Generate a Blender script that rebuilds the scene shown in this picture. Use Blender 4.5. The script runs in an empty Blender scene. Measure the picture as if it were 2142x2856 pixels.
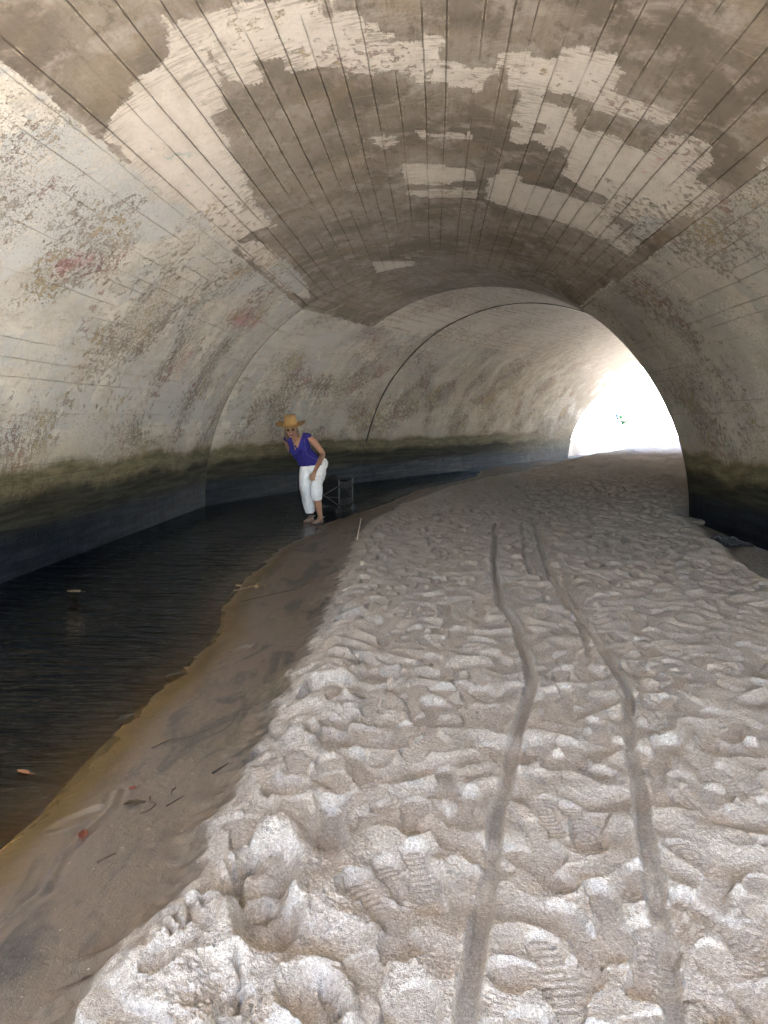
import bpy, bmesh, math, random
import numpy as np
from mathutils import Vector, Matrix

sc = bpy.context.scene
COL = sc.collection
R = math.radians
random.seed(7)
rng = np.random.default_rng(11)

# ------------------------------------------------------------------ helpers
def link(o, parent=None):
    COL.objects.link(o)
    if parent is not None:
        o.parent = parent
    return o

def tag(o, label=None, cat=None, group=None, kind=None):
    if label: o['label'] = label
    if cat: o['category'] = cat
    if group: o['group'] = group
    if kind: o['kind'] = kind
    return o

def empty(name, loc=(0, 0, 0), rz=0.0):
    o = bpy.data.objects.new(name, None)
    o.location = loc
    o.rotation_euler = (0, 0, rz)
    o.empty_display_size = 0.1
    return link(o)

def mesh_obj(name, verts, faces, mat, parent=None, smooth=True):
    me = bpy.data.meshes.new(name)
    me.from_pydata([tuple(v) for v in verts], [], [tuple(f) for f in faces])
    me.validate()
    if mat: me.materials.append(mat)
    if smooth: me.polygons.foreach_set('use_smooth', [True] * len(me.polygons))
    me.update()
    return link(bpy.data.objects.new(name, me), parent)

def grid_obj(name, X, Y, Z, mat, attrs=None, uv=None, parent=None, flip=False):
    """regular grid of points (n rows, m columns) as one mesh, with float attributes"""
    n, m = X.shape
    co = np.stack([X, Y, Z], -1).reshape(-1, 3).astype(np.float32)
    i = np.arange(n * m, dtype=np.int32).reshape(n, m)
    a, b, c, d = i[:-1, :-1], i[:-1, 1:], i[1:, 1:], i[1:, :-1]
    q = np.stack([a, d, c, b] if flip else [a, b, c, d], -1).reshape(-1)
    nf = (n - 1) * (m - 1)
    me = bpy.data.meshes.new(name)
    me.vertices.add(n * m); me.vertices.foreach_set('co', co.ravel())
    me.loops.add(nf * 4); me.loops.foreach_set('vertex_index', q)
    me.polygons.add(nf)
    me.polygons.foreach_set('loop_start', np.arange(0, nf * 4, 4, dtype=np.int32))
    me.polygons.foreach_set('loop_total', np.full(nf, 4, dtype=np.int32))
    me.polygons.foreach_set('use_smooth', np.ones(nf, dtype=bool))
    me.update(calc_edges=True)
    for k, v in (attrs or {}).items():
        at = me.attributes.new(k, 'FLOAT', 'POINT')
        at.data.foreach_set('value', v.reshape(-1).astype(np.float32))
    if uv is not None:
        u = me.uv_layers.new(name='surface')
        uvp = np.stack(uv, -1).reshape(-1, 2).astype(np.float32)
        u.data.foreach_set('uv', uvp[q].ravel())
    me.materials.append(mat)
    return link(bpy.data.objects.new(name, me), parent)

GRAD = np.stack([np.cos(np.arange(256) * 2 * np.pi / 256), np.sin(np.arange(256) * 2 * np.pi / 256)]).astype(np.float32)
def noise2(x, y, seed=0):
    """gradient noise, about -1..1"""
    x, y = np.broadcast_arrays(x, y)
    x0 = np.floor(x); y0 = np.floor(y)
    fx = (x - x0).astype(np.float32); fy = (y - y0).astype(np.float32)
    ix = x0.astype(np.int32).view(np.uint32); iy = y0.astype(np.int32).view(np.uint32)
    u = fx * fx * (3 - 2 * fx); v = fy * fy * (3 - 2 * fy)
    A, B = np.uint32(374761393), np.uint32(668265263)
    hx = (ix * A + np.uint32((seed * 1442695041) & 0xFFFFFFFF), (ix + np.uint32(1)) * A + np.uint32((seed * 1442695041) & 0xFFFFFFFF))
    hy = (iy * B, (iy + np.uint32(1)) * B)
    def g(dx, dy):
        h = hx[dx] + hy[dy]
        h = (h ^ (h >> np.uint32(13))) * np.uint32(1274126177)
        k = ((h ^ (h >> np.uint32(16))) & np.uint32(255)).astype(np.intp)
        return GRAD[0][k] * (fx - dx) + GRAD[1][k] * (fy - dy)
    n0 = g(0, 0); n0 = n0 + (g(1, 0) - n0) * u
    n1 = g(0, 1); n1 = n1 + (g(1, 1) - n1) * u
    return (n0 + (n1 - n0) * v) * 1.5

def fbm(x, y, octv=4, seed=0, gain=.5):
    s = 0; a = 1.0; t = 0
    for k in range(octv):
        s = s + a * noise2(x * 2 ** k, y * 2 ** k, seed + k * 17); t += a; a *= gain
    return s / t

def sstep(a, b, x):
    t = np.clip((x - a) / (b - a), 0, 1)
    return t * t * (3 - 2 * t)

def poly_sdf(poly, x, y):
    """signed distance to a closed polygon, positive inside"""
    P = np.array(poly, float); n = len(P)
    d = np.full(x.shape, 1e9); ins = np.zeros(x.shape, bool)
    for i in range(n):
        ax, ay = P[i]; bx, by = P[(i + 1) % n]
        ex, ey = bx - ax, by - ay
        L = ex * ex + ey * ey + 1e-12
        t = np.clip(((x - ax) * ex + (y - ay) * ey) / L, 0, 1)
        d = np.minimum(d, np.hypot(x - ax - t * ex, y - ay - t * ey))
        c = ((ay > y) != (by > y)) & (x < (bx - ax) * (y - ay) / (by - ay + 1e-12) + ax)
        ins ^= c
    return np.where(ins, d, -d)

def line_dist(pts, x, y):
    P = np.array(pts, float)
    d = np.full(x.shape, 1e9)
    for (ax, ay), (bx, by) in zip(P[:-1], P[1:]):
        ex, ey = bx - ax, by - ay
        t = np.clip(((x - ax) * ex + (y - ay) * ey) / (ex * ex + ey * ey + 1e-12), 0, 1)
        d = np.minimum(d, np.hypot(x - ax - t * ex, y - ay - t * ey))
    return d

# ------------------------------------------------------------------ node helper
class NT:
    def __init__(s, name):
        s.m = bpy.data.materials.new(name); s.m.use_nodes = True
        s.t = s.m.node_tree; s.t.nodes.clear()
        s.out = s.t.nodes.new('ShaderNodeOutputMaterial')
    def n(s, typ, **kw):
        nd = s.t.nodes.new(typ)
        for k, v in kw.items(): setattr(nd, k, v)
        return nd
    def put(s, sock, v):
        if v is None: return
        if hasattr(v, 'is_output'): s.t.links.new(v, sock)
        elif isinstance(v, (tuple, list)):
            v = tuple(v)
            if len(sock.default_value) == 4 and len(v) == 3: v = v + (1,)
            sock.default_value = v
        else: sock.default_value = v
    def math(s, op, a, b=None, c=None, clamp=False):
        nd = s.n('ShaderNodeMath', operation=op); nd.use_clamp = clamp
        s.put(nd.inputs[0], a); s.put(nd.inputs[1], b)
        if c is not None: s.put(nd.inputs[2], c)
        return nd.outputs[0]
    def add(s, a, b): return s.math('ADD', a, b)
    def sub(s, a, b): return s.math('SUBTRACT', a, b)
    def mul(s, a, b): return s.math('MULTIPLY', a, b)
    def mx(s, a, b): return s.math('MAXIMUM', a, b)
    def mn(s, a, b): return s.math('MINIMUM', a, b)
    def step(s, lo, hi, v):
        nd = s.n('ShaderNodeMapRange', interpolation_type='SMOOTHSTEP')
        s.put(nd.inputs['Value'], v); s.put(nd.inputs['From Min'], lo); s.put(nd.inputs['From Max'], hi)
        return nd.outputs[0]
    def lin(s, v, a, b, c, d):
        nd = s.n('ShaderNodeMapRange')
        for k, x in zip(('Value', 'From Min', 'From Max', 'To Min', 'To Max'), (v, a, b, c, d)): s.put(nd.inputs[k], x)
        return nd.outputs[0]
    def mix(s, f, a, b, mode='MIX'):
        nd = s.n('ShaderNodeMix', data_type='RGBA', blend_type=mode)
        s.put(nd.inputs['Factor'], f); s.put(nd.inputs['A'], None)
        s.put(nd.inputs[6], a); s.put(nd.inputs[7], b)
        return nd.outputs[2]
    def attr(s, name): return s.n('ShaderNodeAttribute', attribute_name=name).outputs['Fac']
    def uv(s): return s.n('ShaderNodeUVMap', uv_map='surface').outputs[0]
    def pos(s): return s.n('ShaderNodeNewGeometry').outputs['Position']
    def obj(s): return s.n('ShaderNodeTexCoord').outputs['Object']
    def sep(s, v):
        nd = s.n('ShaderNodeSeparateXYZ'); s.put(nd.inputs[0], v); return nd.outputs
    def comb(s, x, y, z=0.0):
        nd = s.n('ShaderNodeCombineXYZ')
        for k, v in zip(range(3), (x, y, z)): s.put(nd.inputs[k], v)
        return nd.outputs[0]
    def map(s, v, scale=(1, 1, 1), loc=(0, 0, 0), rot=(0, 0, 0)):
        nd = s.n('ShaderNodeMapping'); s.put(nd.inputs['Vector'], v)
        nd.inputs['Scale'].default_value = scale; nd.inputs['Location'].default_value = loc
        nd.inputs['Rotation'].default_value = rot
        return nd.outputs[0]
    def noise(s, v, scale=5, detail=2, rough=.5, dist=0.0, col=False):
        nd = s.n('ShaderNodeTexNoise'); s.put(nd.inputs['Vector'], v)
        nd.inputs['Scale'].default_value = scale; nd.inputs['Detail'].default_value = detail
        nd.inputs['Roughness'].default_value = rough; nd.inputs['Distortion'].default_value = dist
        return nd.outputs['Color' if col else 'Fac']
    def white(s, v):
        nd = s.n('ShaderNodeTexWhiteNoise', noise_dimensions='1D'); s.put(nd.inputs['W'], v); return nd.outputs['Value']
    def vor(s, v, scale=5, feature='F1'):
        nd = s.n('ShaderNodeTexVoronoi', feature=feature); s.put(nd.inputs['Vector'], v)
        nd.inputs['Scale'].default_value = scale
        return nd
    def bump(s, h, strength=.5, dist=.01, normal=None):
        nd = s.n('ShaderNodeBump'); s.put(nd.inputs['Height'], h)
        nd.inputs['Strength'].default_value = strength; nd.inputs['Distance'].default_value = dist
        s.put(nd.inputs['Normal'], normal)
        return nd.outputs[0]
    def bsdf(s, color, rough=.8, normal=None, spec=.5, metal=0.0, **kw):
        nd = s.n('ShaderNodeBsdfPrincipled')
        s.put(nd.inputs['Base Color'], color); s.put(nd.inputs['Roughness'], rough)
        s.put(nd.inputs['Specular IOR Level'], spec); s.put(nd.inputs['Metallic'], metal)
        s.put(nd.inputs['Normal'], normal)
        for k, v in kw.items(): s.put(nd.inputs[k.replace('_', ' ')], v)
        return nd.outputs[0]
    def done(s, sh):
        s.t.links.new(sh, s.out.inputs['Surface']); return s.m

def simple_mat(name, color, rough=.7, var=.25, scale=30, bump=.3, bdist=.002, metal=0.0, spec=.4):
    """procedural: colour mottled by noise, with a fine bump"""
    k = NT(name); v = k.obj()
    f = k.noise(v, scale, 5, .6)
    c = k.mix(f, tuple(x * (1 - var) for x in color), tuple(min(1, x * (1 + var)) for x in color))
    b = k.bump(k.noise(v, scale * 4, 3), bump, bdist)
    return k.done(k.bsdf(c, rough, b, spec, metal))
PAINT=[[(4.49,-1.41),(4.59,-1.23),(4.64,-1.01),(4.68,-0.77),(4.77,-0.58),(4.96,-0.59),(4.96,-0.45),(5.15,-0.34),(5.47,-0.31),(5.53,-0.27),(5.29,-0.25),(5.3,-0.04),(5.33,0.08),(5.65,0.07),(5.79,0.42),(6.06,0.36),(6.06,0.01),(5.82,-0.2),(5.84,-0.29),(5.74,-0.54),(5.62,-0.54),(5.5,-0.88),(5.25,-0.86),(5.19,-1.13),(5.51,-1.14),(5.42,-1.29),(5.15,-1.32),(4.86,-1.33),(5.03,-1.35),(5.4,-1.35),(5.4,-1.41),(5.53,-1.39),(5.51,-1.47),(5.28,-1.47),(4.89,-1.47)],
[(4.91,-1.68),(4.87,-1.52),(5.18,-1.51),(5.58,-1.48),(5.88,-1.52),(6.24,-1.49),(6.36,-1.56),(6.69,-1.57),(6.84,-1.64),(7.24,-1.64),(7.85,-1.69),(8.61,-1.71),(8.51,-1.94),(8.48,-2.2),(7.58,-2.35),(6.16,-2.28),(5.22,-2.23),(5.1,-2.17),(5.0,-2.0),(5.08,-1.92),(5.0,-1.84),(4.9,-1.84)],
[(5.47,0.52),(5.43,0.77),(5.29,0.99),(5.22,1.23),(5.39,1.4),(5.64,1.35),(5.64,1.58),(5.63,1.79),(5.92,1.79),(5.95,1.68),(5.95,1.46),(6.0,1.33),(5.93,1.18),(5.98,0.96),(5.96,0.62),(5.7,0.63),(5.67,0.54)],
[(6.13,0.77),(6.09,0.98),(6.09,1.17),(6.47,1.22),(6.47,1.34),(6.36,1.51),(6.42,1.55),(6.36,1.78),(6.04,1.8),(5.85,1.88),(5.79,2.1),(5.99,2.19),(6.42,2.19),(6.42,2.34),(6.38,2.44),(7.29,2.41),(8.92,2.36),(8.92,1.8),(9.08,1.19),(9.07,0.76),(8.89,0.59),(8.16,0.55),(7.84,0.71),(7.78,0.97),(8.04,1.01),(7.99,1.6),(7.81,1.59),(7.56,1.24),(7.21,1.26),(6.92,1.18),(7.13,1.06),(6.99,0.94),(7.02,0.78),(6.76,0.75),(6.7,0.92),(6.54,0.71)],
[(7.81,-0.24),(7.83,0.15),(7.89,0.51),(8.32,0.54),(8.4,0.27),(8.7,0.38),(8.61,0.57),(8.89,0.59),(8.94,-0.15),(8.62,-0.21),(8.72,0.35),(8.58,0.37),(8.38,-0.19)],
[(7.01,-0.5),(6.95,-0.28),(6.94,-0.2),(7.13,-0.22),(7.29,-0.38)],
[(6.92,-0.1),(6.98,0.34),(7.12,0.32),(7.13,-0.06)],
[(11.89,-0.9),(12.38,-0.25),(13.18,-0.23),(12.85,-0.91)],
[(12.83,0.17),(12.51,0.72),(12.96,0.68),(13.1,0.25)],
[(8.43,-2.21),(8.93,-1.9),(10.99,-1.86),(11.93,-1.92),(12.74,-2.03),(11.63,-2.23)]]
HOLES=[[(7.74,1.33),(7.72,1.71),(7.89,1.72),(7.98,1.4)],
[(8.06,1.9),(8.0,2.1),(8.15,2.13),(8.13,1.94)],
[(8.23,2.15),(8.04,2.48),(8.19,2.5),(8.38,2.17)],
[(6.59,0.79),(6.59,0.94),(6.69,0.92),(6.68,0.76)]]
OVER=[[(4.52,-2.6),(4.76,-2.34),(5.42,-2.22),(6.35,-2.37),(6.82,-2.21),(7.64,-2.29),(7.06,-2.65),(6.55,-2.94),(6.51,-3.27),(5.71,-3.28),(5.6,-3.53)],
[(9.82,-1.96),(10.11,-1.52),(11.19,-1.55),(11.13,-2.04)],
[(10.45,-2.18),(10.33,-1.73),(11.76,-1.69),(12.08,-2.16)],
[(9.46,-2.73),(9.46,-2.37),(9.65,-2.15),(11.03,-2.25),(10.34,-2.65)],
[(7.94,2.07),(7.66,2.16),(7.44,2.34),(8.39,2.34)],
[(9.9,-4.14),(11.64,-3.96),(12.36,-4.59),(11.32,-4.89),(10.17,-4.67)],
[(5.98,-3.93),(6.55,-3.85),(7.37,-4.06),(6.65,-4.22),(6.2,-4.21)],
[(8.57,-4.26),(10.38,-4.1),(11.5,-4.65),(9.24,-4.84)]]
PINK=[[(10.14,-2.95),(10.88,-2.7),(12.22,-2.73),(11.84,-3.11),(10.95,-3.17)],
[(5.79,-3.24),(6.2,-2.99),(6.67,-3.01),(6.25,-3.38)],
[(6.71,1.81),(6.28,1.88),(5.61,2.27),(5.64,2.32),(6.28,2.0),(6.77,1.87)],
[(9.92,-3.91),(10.17,-3.52),(10.58,-3.62),(10.47,-4.16)]]
YEL=[[(5.68,-2.45),(5.82,-2.36),(5.93,-2.44),(5.78,-2.47)],
[(7.2,-2.41),(7.43,-2.37),(7.84,-2.36),(8.3,-2.35),(8.29,-2.5),(7.77,-2.39)],
[(8.95,-2.51),(9.26,-2.27),(9.71,-2.16),(9.59,-2.59)],
[(7.19,-4.91),(7.55,-4.89),(7.81,-5.02),(7.34,-5.03)],
[(8.41,-4.61),(8.71,-4.6),(8.76,-4.84),(8.48,-4.78)]]
TEAL=[[(5.64,-2.04),(5.66,-2.01),(5.86,-2.04),(5.8,-2.08)],
[(5.86,-2.1),(6.0,-1.87),(6.1,-1.67),(6.18,-1.68),(6.16,-1.87),(5.94,-2.12)],
[(7.22,-2.16),(7.31,-2.04),(7.41,-2.15)],
[(6.32,-2.04),(6.35,-2.0),(6.57,-2.02),(6.53,-2.07)]]
BROWN=[[(5.96,-3.63),(6.21,-3.6),(6.27,-3.65),(6.04,-3.68)],
[(6.49,-3.72),(7.05,-3.69),(7.16,-3.83),(6.7,-3.84)],
[(6.11,-3.78),(6.41,-3.76),(6.44,-3.82),(6.19,-3.83)],
[(7.38,-4.17),(7.63,-3.93),(7.9,-4.07),(7.69,-4.41)],
[(8.85,-2.83),(9.37,-2.52),(9.7,-2.78)],
[(6.51,-4.67),(6.94,-4.62),(6.89,-4.81),(6.58,-4.8)],
[(8.07,-3.41),(8.23,-3.12),(8.52,-3.19),(8.42,-3.54)]]
# ------------------------------------------------------------------ tunnel surface
RAD = 4.0
SPRING_L, SPRING_R = -2.24, 2.50      # arc positions of the paint line left and right of the crown
JOINTS = [(-0.1, -2.7), (-0.1, 12.72), (0.70, 14.9), (1.72, 16.98), (10.46, 31.35)]

def concrete_material():
    k = NT('painted_concrete'); uv = k.uv(); so = k.sep(uv); s_, a_ = so[0], so[1]
    pz = k.sep(k.pos())[2]
    # ragged brush / roller edges
    e1 = k.noise(uv, 5, 5, .65); e2 = k.noise(k.map(uv, (6, 60, 1)), 1, 3); e3 = k.noise(k.map(uv, (45, 7, 1)), 1, 3)
    ed = k.add(k.mul(k.sub(e1, .5), .22), k.add(k.mul(k.sub(e2, .5), .10), k.mul(k.sub(e3, .5), .06)))
    brd = k.math('FLOOR', k.math('DIVIDE', a_, .178))
    ed = k.add(ed, k.mul(k.mul(k.sub(k.white(k.add(k.mul(brd, 3.1), k.math('FLOOR', k.mul(s_, .7)))), .5), .16), k.sub(1.0, k.attr('wall'))))
    pm = k.step(-.012, .012, k.add(k.attr('paint'), k.mul(ed, .8)))
    wall = k.attr('wall')
    rim_ = k.mul(k.sub(1.0, k.step(.0, .22, k.attr('paint'))), k.sub(1.0, wall))
    dryb = k.step(.47, .60, k.noise(k.map(uv, (34, 5, 1)), 1, 4, .7))
    pm = k.mul(pm, k.sub(1.0, k.mul(k.mul(rim_, dryb), .62)))
    # tones
    big = k.attr('n_big'); mid = k.noise(uv, 4, 5, .66); fine = k.noise(uv, 35, 3, .6)
    grainy = k.noise(k.map(uv, (6, 10, 1)), 1, 5, .7)
    bare = k.mix(k.step(.36, .64, big), (.180, .153, .126), (.305, .266, .224))
    bare = k.mix(k.mul(k.step(.47, .66, k.noise(uv, 2.6, 4, .72, .5)), .85), bare, (.42, .375, .33))
    bare = k.mix(k.mul(k.step(.50, .66, grainy), .62), bare, (.125, .10, .076))
    bare = k.mix(k.mul(k.step(.56, .72, k.attr('n_tan')), .3), bare, (.33, .26, .175))
    bare = k.mix(k.mul(k.step(.45, .6, k.noise(k.map(uv, (2, 26, 1)), 1, 4, .7)), .18), bare, (.13, .103, .075))
    pale = k.mix(big, (.65, .603, .55), (.73, .69, .64))
    pale = k.mix(k.mul(k.step(.5, .75, mid), .5), pale, (.60, .54, .47))
    wallc = k.mix(k.step(.35, .65, k.attr('n_wall')), (.53, .525, .50), (.68, .66, .61))
    wallc = k.mix(k.step(.5, .57, k.add(k.attr('n_tan'), k.mul(k.sub(mid, .5), .35))), wallc, (.49, .50, .50))
    dirt = k.mul(k.step(.44, .64, k.noise(k.map(uv, (3, 7, 1), (2, 5, 0)), 1, 5, .74)), k.lin(wall, 0, 1, .25, .55))
    wallc = k.mix(k.mul(k.attr('rside'), .45), wallc, (.36, .335, .29))
    pale = k.mix(wall, pale, wallc)
    pale = k.mix(dirt, pale, (.40, .36, .305))
    over = k.step(-.02, .03, k.add(k.attr('over'), k.mul(ed, 1.4)))
    pale = k.mix(over, pale, k.mix(mid, (.45, .465, .475), (.58, .585, .58)))
    # colours of older coats
    n9 = k.noise(uv, 9, 5, .75, 1.0)
    for nm, c in (('pink', (.46, .16, .17)), ('yel', (.45, .30, .10)), ('teal', (.20, .34, .33)), ('brown', (.36, .26, .18))):
        m = k.step(0, .10, k.add(k.attr(nm), k.mul(k.sub(n9, .55), .9)))
        pale = k.mix(k.mul(m, .52), pale, c)
    pale = k.mix(k.mul(k.attr('far'), .95), pale, k.mix(k.step(.35, .65, mid), (.38, .325, .25), (.53, .475, .395)))  # far paint toned down to tan, to hold back the exit glare
    pale = k.mix(k.mul(k.attr('mouth'), .8), pale, (.12, .10, .08))  # darkened again close to the exit, against the glare there
    col = k.mix(pm, bare, pale)
    # flaked paint: clusters of chips that show the coats below
    reg = k.attr('n_reg')
    thr = k.add(k.lin(reg, .26, .60, .68, .46), k.mul(k.sub(1.0, k.attr('flake')), .13))
    fl = k.noise(uv, 13, 6, .72, .3)
    chip = k.mul(k.step(0, .018, k.sub(fl, thr)), pm)
    under = k.mix(k.step(.35, .65, k.attr('n_ua')), (.17, .115, .075), (.30, .26, .215))
    under = k.mix(k.step(.58, .68, k.attr('n_ub')), under, (.23, .10, .085))
    under = k.mix(k.step(.58, .66, k.attr('n_uc')), under, (.32, .235, .10))
    col = k.mix(k.mul(chip, .7), col, under)
    # lighter flakes left standing, small scabs
    fl2 = k.noise(uv, 26, 5, .7); reg2 = k.attr('n_regb')
    scab = k.mul(k.step(0, .02, k.sub(fl2, k.lin(reg2, .36, .64, .70, .47))), wall)
    col = k.mix(k.mul(scab, .8), col, (.62, .585, .53))
    pit = k.mul(k.step(.0, .02, k.sub(k.noise(uv, 55, 3, .6), k.lin(reg, .30, .56, .70, .55))), wall)
    col = k.mix(k.mul(pit, .6), col, (.13, .105, .085))
    # form board lines along the vault
    wob = k.mul(k.sub(k.noise(k.map(uv, (.35, 1, 1)), 1, 3), .5), .05)
    ab = k.math('DIVIDE', k.add(a_, wob), .178)
    cell = k.math('FLOOR', k.add(ab, .5)); jit = k.mul(k.sub(k.white(cell), .5), .34)
    dist = k.mul(k.math('ABSOLUTE', k.sub(k.sub(ab, cell), jit)), .178)
    dist = k.add(dist, k.mul(k.sub(k.noise(k.map(uv, (8, 1, 1)), 1, 4), .5), .008))
    vis = k.step(k.lin(wall, 0, 1, .34, .42), k.lin(wall, 0, 1, .56, .58), k.noise(k.comb(k.mul(s_, .55), k.mul(cell, 7.3)), 1, 4))
    strength = k.lin(wall, 0, 1, 1, .42)
    line = k.mul(k.mul(k.sub(1.0, k.step(.001, .0056, dist)), vis), strength)
    glow = k.mul(k.mul(k.sub(1.0, k.step(.0, .05, dist)), vis), k.mul(strength, k.step(.4, .6, mid)))
    line_hi = k.mul(k.mul(k.sub(1.0, k.step(.002, .006, k.math('ABSOLUTE', k.sub(dist, .010)))), vis), k.step(.52, .62, k.noise(k.map(uv, (9, 3, 1)), 1, 3)))
    col = k.mix(k.mul(glow, .16), col, (.12, .09, .065))
    col = k.mix(k.mul(line, .46), col, (.085, .06, .04))
    col = k.mix(k.mul(line_hi, .5), col, (.55, .46, .34))
    # butt joints across a board
    bcell = k.math('FLOOR', k.sub(ab, jit))
    sb = k.add(k.math('DIVIDE', s_, 2.6), k.mul(k.white(k.add(bcell, 40.0)), 7.0))
    bd = k.mul(k.math('ABSOLUTE', k.sub(k.math('FRACT', sb), .5)), 2.6)
    bline = k.mul(k.sub(1.0, k.step(.002, .009, bd)), k.step(.5, .55, k.white(k.add(bcell, k.math('FLOOR', sb)))))
    col = k.mix(k.mul(bline, .45), col, (.42, .35, .25))
    # rust dots of form ties on the lines
    tie = k.vor(k.map(uv, (1, 1, 1)), 1.1)
    rust = k.mul(k.sub(1.0, k.step(.015, .05, k.add(tie.outputs['Distance'], k.mul(k.sub(fl2, .5), .08)))), wall)
    col = k.mix(k.mul(rust, .8), col, (.09, .035, .018))
    # scratches running round and along the walls
    scr = k.mul(k.step(.66, .72, k.noise(k.map(uv, (1.2, 70, 1), (0, 0, 0), (0, 0, .12)), 1, 3, .6)), wall)
    col = k.mix(k.mul(scr, .35), col, (.25, .20, .16))
    scr2 = k.mul(k.step(.62, .70, k.noise(k.map(uv, (60, 1.1, 1), (4, 0, 0)), 1, 4, .6)), wall)
    col = k.mix(k.mul(scr2, .35), col, (.27, .225, .185))
    # tide bands: algae and black slime at the foot
    streak = k.noise(k.map(uv, (9, 7, 1)), 1, 5, .72); str2 = k.noise(k.map(uv, (1.0, 14, 1)), 1, 5, .65)
    slow = k.attr('n_slow')
    zz = k.add(pz, k.add(k.mul(k.sub(streak, .5), .13), k.add(k.mul(k.sub(slow, .5), .35), k.mul(k.sub(str2, .5), .10))))
    al = k.sub(1.0, k.step(1.01, 1.13, zz)); ol = k.sub(1.0, k.step(.72, .88, zz)); bk = k.sub(1.0, k.step(.34, .60, k.add(pz, k.mul(k.sub(str2, .5), .25))))
    ext = k.attr('dryend')     # the last metres towards the beach are scoured cleaner
    al = k.mul(al, k.lin(ext, 0, 1, 1, .35)); ol = k.mul(ol, k.lin(ext, 0, 1, 1, .35)); bk = k.mul(bk, k.lin(ext, 0, 1, 1, .5))
    tan_ = k.mul(k.sub(1.0, k.step(1.02, 1.42, zz)), wall)
    col = k.mix(k.mul(tan_, .42), col, (.36, .29, .19))
    col = k.mix(k.mul(al, .86), col, k.mix(k.step(.38, .66, k.noise(k.map(uv, (2.5, 11, 1)), 1, 5, .7)), (.072, .068, .022), (.19, .165, .082)))
    olc = k.mix(k.step(.35, .65, str2), (.024, .024, .018), (.058, .056, .042))
    col = k.mix(k.mul(ol, .95), col, olc)
    bkc = k.mix(k.step(.4, .7, str2), (.007, .009, .015), (.020, .026, .041))  # black slime with the sky's blue sheen tinted into its colour
    col = k.mix(k.mul(bk, .97), col, bkc)
    specks = k.mul(k.step(.70, .73, k.noise(k.map(uv, (30, 14, 1)), 1, 3)), k.mx(bk, ol))
    col = k.mix(k.mul(specks, .55), col, (.12, .12, .12))
    h = k.add(k.mul(chip, -.6), k.add(k.mul(line, -1.2), k.add(k.mul(fine, .45), k.mul(mid, 1.0))))
    nb = k.bump(h, .9, .011)
    seam = k.sub(1.0, k.step(.004, .022, k.add(k.attr('seam'), k.mul(k.sub(mid, .5), .02))))
    col = k.mix(k.mul(seam, .6), col, (.09, .075, .06))
    rough = k.lin(bk, 0, 1, .85, .58)
    return k.done(k.bsdf(col, rough, nb, k.lin(ol, 0, 1, .3, .08)))

M_CONC = concrete_material()
M_OUT = simple_mat('weathered_concrete', (.42, .38, .33), .9, .2, 2.0, .4, .02)

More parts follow.
